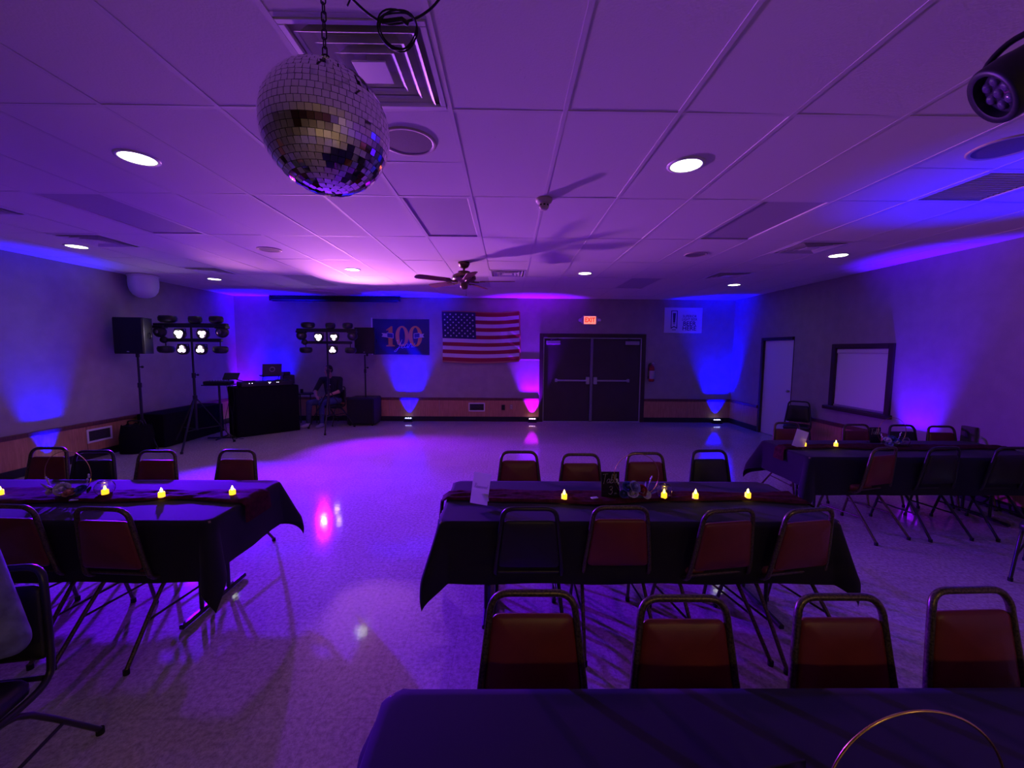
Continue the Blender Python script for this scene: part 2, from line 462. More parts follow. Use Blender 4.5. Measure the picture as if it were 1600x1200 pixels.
# ------------------------------------------------------------------ ceiling: slab, tees, tiles
GX0, GY0, G = .2985, 2.2694, .6096
b = MB(); b.box(((ROOM_L + ROOM_R) / 2, (ROOM_B + ROOM_F) / 2, CEIL + .075), (ROOM_R - ROOM_L, ROOM_B - ROOM_F, .05))
ceiling = struct(b.build('ceiling', M_tile))
gx = [GX0 + G * k for k in range(-11, 9)]
edges_x = [ROOM_L] + [x for x in gx if ROOM_L + .05 < x < ROOM_R - .05] + [ROOM_R]
edges_y = [GY0 + 2 * G * k for k in range(-3, 7)]
edges_y = [y for y in edges_y if y < ROOM_B - .05] + [ROOM_B]
for x in edges_x[1:-1]:
    b = MB(); xbox(b, x - .012, x + .012, edges_y[0], ROOM_B, CEIL, CEIL + .006)
    b.build('main_tee', M_tee, ceiling)
for y in edges_y[:-1]:
    b = MB(); xbox(b, ROOM_L, ROOM_R, y - .012, y + .012, CEIL + .001, CEIL + .007)
    b.build('cross_tee', M_tee, ceiling)
def near(a, b): return abs(a - b) < .2
troffers = [(-3.664, 4.098), (-.616, 4.098), (2.432, 4.098), (2.432, 7.756), (-3.664, 7.756), (-.616, 7.756)]
halves = [(-.616, 1.964), (-4.883, 5.013), (-4.883, 6.842), (-.006, 6.842), (3.651, 5.013), (3.651, 6.842), (-4.883, 3.794)]   # air diffusers
ret = (3.651, 3.184)
split = [(-.616, 2.574), (3.041, 2.574)]     # half tiles that carry the large round speakers
tile_cache = {}
for i in range(len(edges_x) - 1):
    for j in range(len(edges_y) - 1):
        x0, x1, y0, y1 = edges_x[i], edges_x[i + 1], edges_y[j], edges_y[j + 1]
        cx, cy = (x0 + x1) / 2, (y0 + y1) / 2
        if any(near(cx, a) and near(cy, q) for a, q in troffers): continue
        pieces = [(y0, y1)]
        for a, q in halves + [ret]:
            if near(cx, a) and y0 < q < y1:
                pieces = [(q + .305, y1)] if q < cy else [(y0, q - .305)]
                bb = MB(); ym = cy; xbox(bb, x0 + .012, x1 - .012, ym - .012, ym + .012, CEIL + .001, CEIL + .007); bb.build('cross_tee', M_tee, ceiling)
        for a, q in split:
            if near(cx, a) and y0 < q < y1:
                pieces = [(y0, cy), (cy, y1)]
                bb = MB(); xbox(bb, x0 + .012, x1 - .012, cy - .012, cy + .012, CEIL + .001, CEIL + .007); bb.build('cross_tee', M_tee, ceiling)
        for (a0, a1) in pieces:
            key = (round(x1 - x0, 3), round(a1 - a0, 3))
            if key not in tile_cache:
                bb = MB(); bb.box((0, 0, .009), (key[0] - .006, key[1] - .006, .018), .003)
                o = bb.build('ceiling_tile', M_tile, ceiling); tile_cache[key] = o.data
            else:
                o = bpy.data.objects.new('ceiling_tile', tile_cache[key]); COL.objects.link(o); o.parent = ceiling
            o.location = (cx, (a0 + a1) / 2, CEIL + .0022 + random.uniform(-.0003, .0016))
            o.rotation_euler = (random.uniform(-.003, .003), random.uniform(-.005, .005), PI if random.random() < .5 else 0)

# troffers
t = None
tl = {(-3.664, 4.098): 'unlit fluorescent ceiling panel above the left table, deep blue sheen', (-.616, 4.098): 'unlit fluorescent ceiling panel just beyond the mirror ball, violet blue',
      (2.432, 4.098): 'unlit fluorescent ceiling panel above the table beside the serving window', (2.432, 7.756): 'unlit fluorescent ceiling panel in front of the beer sign',
      (-3.664, 7.756): 'unlit fluorescent ceiling panel in front of the projection screen case', (-.616, 7.756): 'unlit fluorescent ceiling panel behind the ceiling fan'}
for c in troffers:
    lab = tl[c]
    if t is None:
        t = thing('fluorescent_troffer', lab, 'ceiling light', (*c, CEIL), group='unlit fluorescent ceiling panels')
        b = MB(); hw, hl = .295, .60
        for (x0, x1, y0, y1) in ((-hw, hw, -hl, -hl + .025), (-hw, hw, hl - .025, hl), (-hw, -hw + .025, -hl + .025, hl - .025), (hw - .025, hw, -hl + .025, hl - .025)):
            xbox(b, x0, x1, y0, y1, .001, .02, .003)
        b.build('frame', M_tee, t)
        b = MB(); xbox(b, -hw + .02, hw - .02, -hl + .02, hl - .02, .012, .018); b.build('lens', M_lens, t)
    else:
        dup(t, (*c, CEIL), label=lab)

# four-way air diffusers
def sq_frustum(b, r0, z0, r1, z1, th=.004, m=0):
    for s2, off in ((1, 0),):
        vs = [(r0, r0, z0), (-r0, r0, z0), (-r0, -r0, z0), (r0, -r0, z0), (r1, r1, z1), (-r1, r1, z1), (-r1, -r1, z1), (r1, -r1, z1)]
        q = th
        vs += [(x * (1 - q / max(abs(x), .01)), y * (1 - q / max(abs(y), .01)), z + q) for x, y, z in vs]
        fs = []
        for i in range(4):
            j = (i + 1) % 4
            fs += [(i, j, 4 + j, 4 + i), (8 + j, 8 + i, 12 + i, 12 + j), (4 + i, 4 + j, 12 + j, 12 + i), (j, i, 8 + i, 8 + j)]
        b.add(vs, fs, m)
dl = {0: 'square four-way ceiling air diffuser partly hidden behind the mirror ball', 1: 'dark square air diffuser high above the left table, near the left wall', 2: 'dark square air diffuser near the left wall, beside the far downlight',
      3: 'square air diffuser just right of the ceiling fan', 4: 'dark square air diffuser near the right wall, over the table beside the serving window', 5: 'dark square air diffuser near the right wall, in front of the beer sign', 6: 'dark square air diffuser at the left edge of the picture'}
t = None
for i, c in enumerate(halves):
    if t is None:
        t = thing('air_diffuser', dl[i], 'air vent', (*c, CEIL), group='ceiling air diffusers')
        b = MB()
        for (x0, x1, y0, y1) in ((-.29, .29, -.29, -.262), (-.29, .29, .262, .29), (-.29, -.262, -.262, .262), (.262, .29, -.262, .262)):
            xbox(b, x0, x1, y0, y1, -.004, .012, .003)
        b.build('frame', M_white, t)
        b = MB(); b.box((0, 0, .062), (.57, .57, .006)); b.build('duct', M_dark, t)
        for r1 in (.232, .174, .118):
            b = MB(); sq_frustum(b, r1 - .034, .046, r1 - .004, -.006, .003); sq_frustum(b, r1 - .004, -.006, r1 + .008, -.012, .003)
            b.build('louver', M_white, t)
        b = MB(); b.box((0, 0, -.008), (.15, .15, .008), .003); b.box((0, 0, .022), (.05, .05, .06)); b.build('centre_plate', M_white, t)
    else:
        dup(t, (*c, CEIL), label=dl[i])
# return grille by the right wall
t = thing('return_grille', 'flat square return air grille at the right edge, unlit against blue ceiling glow', 'air vent', (*ret, CEIL))
b = MB()
for (x0, x1, y0, y1) in ((-.29, .29, -.29, -.262), (-.29, .29, .262, .29), (-.29, -.262, -.262, .262), (.262, .29, -.262, .262)):
    xbox(b, x0, x1, y0, y1, .0, .012, .003)
b.build('frame', M_white, t)
b = MB(); b.box((0, 0, .04), (.52, .52, .004)); b.build('backing', M_dark, t)
for i in range(14):
    b = MB(); b.box((0, -.245 + i * .0377, .022), (.52, .003, .030), M=RX(0)); b.build('slat', M_white, t)

# round ceiling speakers
t = None
for (x, y, r, lab) in ((-.616, 2.60, .16, 'large round ceiling speaker grille half hidden behind the mirror ball'), (3.05, 2.57, .16, 'large round ceiling speaker below the black spotlight at the right edge'),
                       (-3.06, 5.36, .13, 'round ceiling speaker over the left side of the dance floor'), (2.45, 5.40, .13, 'round ceiling speaker over the right side of the dance floor')):
    tt = thing('ceiling_speaker', lab, 'speaker', (x, y, CEIL), group='round ceiling speakers')
    b = MB(); b.lathe([(r - .014, -.002), (r - .010, -.006), (r + .006, -.007), (r + .012, -.003), (r + .012, .004)], 32); b.build('ring', M_cream, tt)
    b = MB(); b.lathe([(0, -.004), (r - .012, -.0025)], 32); b.build('grille', mat('speaker_mesh', (.24, .21, .20), .8, noise_amt=.3, noise_scale=400), tt)

# recessed downlights
dlab = ['lit recessed downlight left of the mirror ball, nearest on that side', 'lit recessed downlight right of the smoke detector, nearest on that side', 'small lit downlight near the left wall, beside a dark air diffuser at far left',
        'small lit downlight high in front of the far left corner', 'small lit downlight between the mirror ball and the ceiling fan', 'small lit downlight above the exit sign', 'small lit downlight near the right wall, above the serving window',
        'small lit downlight above the far right corner']
t = None
for i, (x, y) in enumerate(((-2.481, 2.857), (1.205, 2.861), (-5.423, 5.289), (-5.382, 7.636), (-2.471, 6.611), (1.257, 6.751), (4.302, 5.366), (4.272, 7.756))):
    if t is None:
        t = thing('recessed_downlight', dlab[i], 'ceiling light', (x, y, CEIL), group='lit recessed downlights')
        b = MB(); b.lathe([(.098, .004), (.100, -.005), (.106, -.007), (.122, -.004), (.124, .004)], 32); b.build('trim_ring', M_white, t)
        b = MB(); b.lathe([(0, -.0055), (.06, -.005), (.100, -.003)], 32); b.build('lens', M_lamp, t)
    else:
        dup(t, (x, y, CEIL), label=dlab[i])
# warm bar-side downlights behind the viewpoint (out of the frame)
for i, (x, y) in enumerate(((.9, -3.9), (3.6, -3.9))):
    tt = thing('bar_downlight', ('warm recessed downlight behind the viewpoint, in line with the centre table', 'warm recessed downlight behind the viewpoint, closer to the right wall')[i], 'ceiling light', (x, y, CEIL), group='warm downlights behind the viewpoint')
    b = MB(); b.lathe([(.278, .03), (.280, -.010), (.29, -.014), (.31, -.008), (.312, .004)], 32); b.build('trim_ring', M_white, tt)
    b = MB(); b.lathe([(0, -.0115), (.280, -.008)], 32); b.build('lens', M_warm, tt)


# smoke detector
t = thing('smoke_detector', 'small cream smoke detector on the ceiling above the double doors', 'smoke detector', (.297, 3.51, CEIL))
b = MB(); b.lathe([(.068, .0), (.070, -.012), (.062, -.03), (.044, -.036), (.040, -.04), (.0, -.04)], 28); b.build('base', M_cream, t)
b = MB(); b.lathe([(.036, -.038), (.040, -.045), (.040, -.072), (.028, -.086), (0, -.088)], 24); b.build('cap', M_cream, t)
for i in range(8):
    a = i * PI / 4
    b = MB(); b.box((.0395, 0, -.054), (.004, .016, .012), M=RZ(a)); b.build('slot', M_dark, t)

# ------------------------------------------------------------------ double exit door (door_1)
d = bpy.data.objects.new('door_1', None); COL.objects.link(d); struct(d)
b = MB(); fw, y0 = .095, ROOM_B
xbox(b, DX0, DX0 + fw, y0 - .03, y0 + .13, 0, DZ, .006); xbox(b, DX1 - fw, DX1, y0 - .03, y0 + .13, 0, DZ, .006); xbox(b, DX0 + fw, DX1 - fw, y0 - .03, y0 + .13, DZ - fw, DZ, .006)
b.build('door_frame', M_doorf, d)
b = MB(); xbox(b, DX0 + fw, DX0 + fw + .022, y0 - .005, y0 + .10, .0, DZ - fw, .003); xbox(b, DX1 - fw - .022, DX1 - fw, y0 - .005, y0 + .10, 0, DZ - fw, .003); xbox(b, DX0 + fw, DX1 - fw, y0 - .005, y0 + .10, DZ - fw - .022, DZ - fw, .003)
b.build('stop_trim', M_steel, d)
xm = (DX0 + DX1) / 2 - .02
b = MB(); xbox(b, xm - .035, xm + .035, y0 - .02, y0 + .08, 0, DZ - fw - .02, .006); b.build('mullion', mat('grey_mullion', (.20, .19, .22), .45), d)
b = MB(); xbox(b, DX0 + .05, DX1 - .05, y0 - .02, y0 + .12, .0, .014, .003); b.build('threshold', M_steel, d)
for (x0, x1, s) in ((DX0 + fw + .024, xm - .04, 1), (xm + .04, DX1 - fw - .024, -1)):
    b = MB(); xbox(b, x0, x1, y0 + .02, y0 + .065, .016, DZ - fw - .026, .004); leaf = b.build('door_leaf', M_doorp, d)
    hx = x1 - .02 if s > 0 else x0 + .02
    b = MB(); xa, xb = (x0 + .30, x1 - .03) if s > 0 else (x0 + .03, x1 - .30)
    xbox(b, xa, xb, y0 - .055, y0 - .03, 1.02, 1.06, .008)
    xbox(b, (x1 - .10) if s > 0 else (x0 + .01), (x1 - .01) if s > 0 else (x0 + .10), y0 - .06, y0 + .02, .95, 1.13, .01)
    xe = xa if s > 0 else xb
    xbox(b, xe - .03, xe + .03, y0 - .05, y0 + .02, 1.0, 1.08, .008)
    b.build('push_bar', M_steel, leaf)
    b = MB(); xc = x0 + .22 if s > 0 else x1 - .22
    xbox(b, xc - .17, xc + .17, y0 - .05, y0 + .02, 1.93, 2.02, .006); b.build('door_closer', mat('closer_grey', (.36, .34, .36), .45), leaf)
    b = MB(); b.tube([(xc - s * .05, y0 - .02, 2.03), (xc - s * .08, y0 - .10, 2.055), (xc + s * .12, y0 - .03, 2.075)], .009, 6); b.build('closer_arm', M_blackm, leaf)

# side door (door_2)
d = bpy.data.objects.new('door_2', None); COL.objects.link(d); struct(d)
b = MB()
xbox(b, ROOM_R + .001, ROOM_R + .15, RDY0, RDY0 + .03, 0, RDZ, .003); xbox(b, ROOM_R - .015, ROOM_R + .15, RDY1 - .07, RDY1, 0, RDZ, .004); xbox(b, ROOM_R - .015, ROOM_R + .15, RDY0 + .045, RDY1 - .07, RDZ - .06, RDZ, .004)
b.build('door_frame', M_doorf, d)
b = MB(); xbox(b, ROOM_R + .035, ROOM_R + .075, RDY0 + .035, RDY1 - .075, .01, RDZ - .065, .003); leaf = b.build('door_leaf', mat('white_door', (.82, .79, .82), .5), d)
b = MB(); b.sphere((ROOM_R - .01, RDY0 + .11, 1.0), (.03, .028, .028), 14, 8); b.cyl((ROOM_R + .02, RDY0 + .11, 1.0), .012, .04, 12, M=None); b.build('knob', M_steel, leaf)
# serving window (window_1)
d = bpy.data.objects.new('window_1', None); COL.objects.link(d); struct(d)
b = MB(); c = .065
for (ya, yb, za, zb) in ((WY0 - .02, WY0 + c, WZ0, WZ1 + .02), (WY1 - c, WY1 + .02, WZ0, WZ1 + .02), (WY0 + c, WY1 - c, WZ1 - c + .01, WZ1 + .02)):
    xbox(b, ROOM_R - .03, ROOM_R + .15, ya, yb, za, zb, .005)
b.build('window_frame', M_doorf, d)
b = MB(); xbox(b, ROOM_R - .11, ROOM_R + .15, WY0 - .05, WY1 + .05, WZ0 - .05, WZ0 + .01, .008); sill = b.build('window_sill', M_doorf, d)
b = MB(); xbox(b, ROOM_R - .005, ROOM_R + .05, WY0 + c + .002, WY1 - c - .002, WZ0 + .011, WZ0 + .045, .004); b.build('shutter_bottom_bar', M_steel, d)
b = MB(); xbox(b, ROOM_R + .015, ROOM_R + .035, WY0 + c, WY1 - c, WZ0 + .045, WZ1 - c - .06); b.build('roller_shutter', mat('white_shutter', (.82, .79, .83), .5), d)
b = MB(); xbox(b, ROOM_R - .005, ROOM_R + .08, WY0 + c, WY1 - c, WZ1 - c - .07, WZ1 - c + .008, .01); b.build('shutter_box', M_white, d)

# wall fittings -----------------------------------------------------
def register(name, label, loc, rot):
    t = thing(name, label, 'air vent', loc, rot=rot)      # local: x width, z height, faces -y
    b = MB(); W, H, f = .41, .22, .03
    for (x0, x1, z0, z1) in ((-W / 2, W / 2, -H / 2, -H / 2 + f), (-W / 2, W / 2, H / 2 - f, H / 2), (-W / 2, -W / 2 + f, -H / 2 + f, H / 2 - f), (W / 2 - f, W / 2, -H / 2 + f, H / 2 - f)):
        xbox(b, x0, x1, -.014, 0, z0, z1, .003)
    b.build('frame', M_white, t)
    b = MB(); xbox(b, -W / 2 + f, W / 2 - f, -.002, .004, -H / 2 + f, H / 2 - f); b.build('backing', M_dark, t)
    for i in range(8):
        b = MB(); b.box((0, -.007, -H / 2 + f + .012 + i * .0195), (W - 2 * f, .010, .004), M=None); b.build('slat', mat('register_grey', (.12, .11, .12), .5), t)
register('wall_register', 'white framed floor-level air register on the wood wainscot below the national flag', (-.76, ROOM_B - .017, .36), (0, 0, 0))
register('wall_register', 'dim pale framed air register on the left wall wainscot beside the black draped gear', (ROOM_L + .017, 6.60, .365), (0, 0, PI / 2))
t = thing('wall_outlet', 'black wall outlet box on the wainscot left of the double doors', 'outlet', (-.10, ROOM_B - .017, .355))
b = MB(); b.box((0, -.012, 0), (.085, .024, .13), .006); b.build('plate', M_black, t)
for z in (-.03, .03):
    b = MB(); b.box((0, -.026, z), (.035, .006, .032), .004); b.build('socket', M_dark, t)
t = thing('wall_outlet', 'pale wall outlet plate on the wainscot closest to the pink uplight', 'outlet', (.10, ROOM_B - .017, .37))
b = MB(); b.box((0, -.004, 0), (.075, .008, .12), .003); b.build('plate', mat('beige_plate', (.35, .26, .20), .5), t)
for z in (-.028, .028):
    b = MB(); b.box((0, -.009, z), (.033, .005, .028), .004); b.build('socket', M_cream, t)
b = MB(); xbox(b, .30, .80, ROOM_B - .014, ROOM_B, 1.545, 1.565, .004); xbox(b, .775, .795, ROOM_B - .014, ROOM_B, .60, 1.545, .004)
tag(b.build('cable_raceway', mat('raceway', (.34, .31, .30), .6)), 'thin surface cable raceway running from the flag to the door frame', 'raceway')
# faint box on the right wall
t = thing('wall_plate', 'small dull beige box low on the right wall behind the right table', 'wall plate', (ROOM_R, 4.78, .80))
b = MB(); b.box((-.02, 0, 0), (.04, .16, .20), .008); b.build('cover', mat('dull_beige', (.09, .08, .06), .8), t)
b = MB(); b.box((-.042, 0, .0), (.006, .05, .09), .002); b.build('insert', M_base, t)

# projection screen case
t = thing('projection_screen', 'long black projection screen case under the ceiling above the stage lights', 'projection screen', (-4.11, 9.86, 2.975))
b = MB(); b.box((0, 0, 0), (3.05, .11, .11), .02); b.build('housing', M_black, t)
for x in (-1.53, 1.53):
    b = MB(); b.box((x, 0, 0), (.03, .125, .125), .01); b.build('end_cap', M_blackm, t)
b = MB(); b.tube([(-1.48, -.02, -.065), (1.48, -.02, -.065)], .014, 8); b.build('pull_bar', M_blackm, t)
for x in (-1.2, 1.2):
    b = MB(); b.box((x, .08, .03), (.05, .10, .05), .005); b.build('bracket', M_blackm, t)
# pale dome at the left wall
t = thing('dome_fixture', 'white round-bottomed dome fixture hanging at the top of the left wall', 'dome fixture', (-6.38, 7.30, CEIL))
b = MB(); b.lathe([(.205, -.0), (.212, -.12), (.208, -.20), (.190, -.28), (.150, -.345), (.085, -.385), (0, -.40)], 36); b.build('dome', mat('white_dome', (.72, .72, .74), .5), t)
b = MB(); b.lathe([(.195, 0), (.222, -.004), (.222, -.03), (.210, -.034)], 36); b.build('collar', M_white, t)

# ================================================================== CHAIRS
def round_corner(p0, p1, p2, r, n=5):
    p0, p1, p2 = Vector(p0), Vector(p1), Vector(p2)
    a = (p0 - p1).normalized(); c = (p2 - p1).normalized()
    A = p1 + a * r; B = p1 + c * r
    return [((1 - t) ** 2) * A + 2 * t * (1 - t) * p1 + t * t * B for t in [i / n for i in range(n + 1)]]
def slab(b, outline, z0f, th, nrm_off):
    pass
def cushion_panel(b, w0, w1, h, th, r, m=0, M=None, dome=.012):
    """padded panel in the x-z plane: bottom width w0, top width w1, height h; front at -y"""
    def outline(ins):
        a0, a1, hh = w0 / 2 - ins, w1 / 2 - ins, h - 2 * ins
        pts = []
        cs = [(-a0, ins), (a0, ins), (a1, h - ins), (-a1, h - ins)]
        for i in range(4):
            p0, p1, p2 = cs[i - 1], cs[i], cs[(i + 1) % 4]
            pts += [(q.x, q.y) for q in round_corner((*p0, 0), (*p1, 0), (*p2, 0), max(r - ins * .5, .012), 4)]
        return pts
    rings = [(.0, th / 2 * .2, ), (.004, th / 2 * .75), (.014, th / 2), (.030, th / 2 + dome * .45), (.07, th / 2 + dome)]
    for sg in (-1, 1):
        vs, fs = [], []
        k = len(outline(0))
        for ins, y in rings:
            vs += [(x, sg * y * (1 if sg < 0 else .8), z) for x, z in outline(ins)]
        for q in range(len(rings) - 1):
            for i in range(k):
                j = (i + 1) % k
                f = (q * k + i, q * k + j, (q + 1) * k + j, (q + 1) * k + i)
                fs.append(f if sg < 0 else f[::-1])
        last = [(len(rings) - 1) * k + i for i in range(k)]
        fs.append(last if sg < 0 else last[::-1])
        b.add(vs, fs, m, True, M)
    o = outline(0); k = len(o); y = th / 2 * .2
    b.add([(x, -y, z) for x, z in o] + [(x, y * .8, z) for x, z in o], [(i, k + i, k + (i + 1) % k, (i + 1) % k) for i in range(k)], m, True, M)

def seat_mesh(b):
    W, D, r = .40, .39, .06
    def outline(ins):
        cs = [(-W / 2 * .93 + ins, -.17 + ins), (W / 2 * .93 - ins, -.17 + ins), (W / 2 - ins, -.17 + D - ins), (-W / 2 + ins, -.17 + D - ins)]
        pts = []
        for i in range(4):
            p0, p1, p2 = cs[i - 1], cs[i], cs[(i + 1) % 4]
            pts += [(q.x, q.y) for q in round_corner((*p0, 0), (*p1, 0), (*p2, 0), max(r - ins * .4, .02), 4)]
        return pts
    rings = [(.012, .425), (.0, .432), (.0, .462), (.008, .478), (.03, .488), (.09, .496), (.15, .498)]
    vs, fs = [], []; k = len(outline(0))
    for ins, z in rings: vs += [(x, y, z) for x, y in outline(ins)]
    for q in range(len(rings) - 1):
        for i in range(k):
            j = (i + 1) % k; fs.append((q * k + i, q * k + j, (q + 1) * k + j, (q + 1) * k + i))
    fs.append([(len(rings) - 1) * k + i for i in range(k)]); fs.append(list(range(k))[::-1])
    b.add(vs, fs, 0, True)

def make_chair(mv, mf):
    t = thing('banquet_chair', '', 'chair')
    b = MB(); seat_mesh(b); b.build('seat', mv, t)
    lean = math.atan2(.045, .36)
    b = MB(); cushion_panel(b, .364, .298, .30, .034, .03, M=TR(0, -.232, .505) @ RX(lean) @ RZ(PI))
    b.build('backrest', mv, t)
    # back frame: arch tube running down and curving forward under the seat on both sides
    pts = []
    left = [(-.175, .13, .412), (-.192, -.10, .412), (-.197, -.195, .44), (-.193, -.225, .52), (-.160, -.264, .80)]
    pts = [Vector(p) for p in smooth_path(left, 4)]
    pts += round_corner((-.158, -.265, .815), (-.150, -.279, .876), (0, -.279, .876), .062, 6)
    right = [Vector((-p.x, p.y, p.z)) for p in pts][::-1]
    b = MB(); b.tube(pts + right, .0135, 10); b.build('back_frame', mf, t)
    b = MB(); b.tube([(-.190, -.19, .452), (.190, -.19, .452)], .010, 8); b.build('cross_bar', mf, t)
    b = MB(); b.tube([(-.178, .12, .412), (.178, .12, .412)], .010, 8); b.build('cross_bar', mf, t)
    for sx in (-1, 1):
        for (ya, yb, xb) in ((.08, .205, .205), (-.02, -.395, .215)):
            b = MB(); q = [(sx * .186, ya, .405), (sx * .190, ya + (yb - ya) * .30, .345), (sx * xb, yb, .02)]
            b.tube(smooth_path(q, 3), .0115, 8)
            leg = b.build('leg', mf, t)
            b = MB(); b.cyl((sx * xb, yb, .014), .0155, .028, 10); b.build('foot_glide', M_glide, leg)
        b = MB(); b.tube([(sx * .197, .145, .19), (sx * .202, -.235, .205)], .0075, 6); b.build('stretcher', mf, t)
    return t
chair_red = make_chair(M_vinyl, M_frame)
chair_black = make_chair(M_vinylk, M_framek)
used = {'r': False, 'k': False}
def chair(kind, tx, ty, face_deg, label, group):
    """tx,ty: where the top of the back stands; face_deg: rotation of the chair (0 faces +y)"""
    a = math.radians(face_deg)
    fx, fy = -math.sin(a), math.cos(a)
    loc = (tx + .275 * fx, ty + .275 * fy, 0)
    src = chair_red if kind == 'r' else chair_black
    if not used[kind]:
        used[kind] = True
        src.location = loc; src.rotation_euler = (0, 0, a); src['label'] = label; src['group'] = group
        return src
    return dup(src, loc, a, label, group)
s_ = .967
gc, gl, gr, gn = 'chairs around the centre table', 'chairs around the left table', 'chairs around the right table', 'chairs along the nearest table'
chair('r', .108, 3.545, 180, 'burgundy vinyl chair beyond the white reserved card, far side of the centre table', gc)
chair('r', .640, 3.465, 180, 'burgundy chair on the far side of the centre table, just left of its black sign', gc)
chair('r', 1.222, 3.518, 182, 'burgundy chair whose back shows behind the flower hoop on the centre table', gc)
chair('k', 1.845, 3.622, 183, 'black vinyl chair on the far side of the centre table', gc)
chair('k', .133, 2.255, 0, 'black chair on the near side of the centre table, in front of the white card', gc)
chair('r', .662, 2.275, 0, 'burgundy chair seen from behind, right beside the black chair at the centre table', gc)
chair('r', 1.276, 2.240, 9, 'burgundy chair seen from behind at the centre table, second from its right end', gc)
chair('r', 1.750, 2.250, 10, 'burgundy chair seen from behind at the right end of the centre table', gc)
chair('r', .099, 1.440, 180, 'closest row burgundy chair at the left end of the row', gn)
chair('r', .648, 1.408, 180, 'closest row burgundy chair, second from the left, glowing orange under warm light', gn)
chair('r', 1.231, 1.416, 180, 'closest row burgundy chair, third from the left, blue light along its left tube', gn)
chair('r', 1.770, 1.460, 182, 'closest row burgundy chair at the right edge of the picture, darkest of the four', gn)
chair('r', -4.086, 3.611, 180, 'dark burgundy chair beyond the left table, blue uplight showing through its arch', gl)
chair('k', -3.577, 3.503, 183, 'black chair behind the flower arrangement on the left table', gl)
chair('r', -3.046, 3.512, 180, 'burgundy chair at the far side of the left table, in front of the draped gear', gl)
chair('r', -2.377, 3.547, 178, 'burgundy chair at the far side of the left table, nearest the dance floor', gl)
chair('r', -2.84, 2.27, -3, 'burgundy chair seen from behind at the left table, cut by the left picture edge', gl)
chair('r', -2.275, 2.235, -4, 'burgundy chair seen from behind at the left table, fully in view, legs casting long shadows', gl)
chair('r', 3.575, 5.10, 182, 'burgundy chair at the far side of the right table, beside the side door', gr)
chair('r', 4.38, 4.99, 180, 'burgundy chair at the far side of the right table, behind its table number sign', gr)
chair('k', 4.93, 4.96, 180, 'black chair at the far side of the right table, below the serving window', gr)
chair('r', 5.36, 4.90, 178, 'burgundy chair at the far side of the right table, against the right wall', gr)
chair('r', 3.60, 3.76, 15, 'burgundy chair turned sideways at the near side of the right table', gr)
chair('k', 4.21, 3.79, 4, 'black chair at the near side of the right table, its back against the black cloth', gr)
chair('k', 4.87, 3.79, 2, 'black chair at the near side of the right table, at the right picture edge', gr)
chair('k', 5.36, 7.35, 142, 'black chair standing alone against the right wall between side door and serving window', 'chairs by the walls')
chair('k', -4.03, 9.80, 158, 'black chair under the seated man by the back wall', 'chairs by the walls')
chair('k', -2.06, 1.60, 190, 'dark chair in the left foreground under the partly seen person', 'chairs by the walls')

chair('k', 4.475, 3.07, 120, 'black chair at the right picture edge, only a seat corner and leg in view', 'chairs by the walls')

# ================================================================== TABLES AND CLOTHS
TW, TL, TH = .76, 2.44, .745
def make_table():
    t = thing('folding_table', '', 'table')
    b = MB(); b.box((0, 0, TH - .013), (TL, TW, .026), .008); b.build('tabletop', mat('table_laminate', (.25, .18, .12), .5), t)
    b = MB(); b.box((0, TW / 2 - .05, TH - .05), (TL - .2, .03, .05)); b.box((0, -TW / 2 + .05, TH - .05), (TL - .2, .03, .05)); b.build('apron', M_blackm, t)
    for sx in (-1, 1):
        x = sx * (TL / 2 - .27)
        b = MB()
        for y in (-.13, .13): b.tube([(x, y, TH - .03), (x, y, .03)], .0135, 8)
        b.box((x, 0, .024), (.035, .62, .032), .008)
        b.tube([(x, -.13, .25), (x, .13, .25)], .010, 6)
        b.build('leg', M_framek, t)
        b = MB(); b.tube([(x, 0, .27), (x - sx * .38, 0, TH - .04)], .008, 6); b.build('brace', M_framek, t)
        for y in (-.295, .295):
            pass
    return t
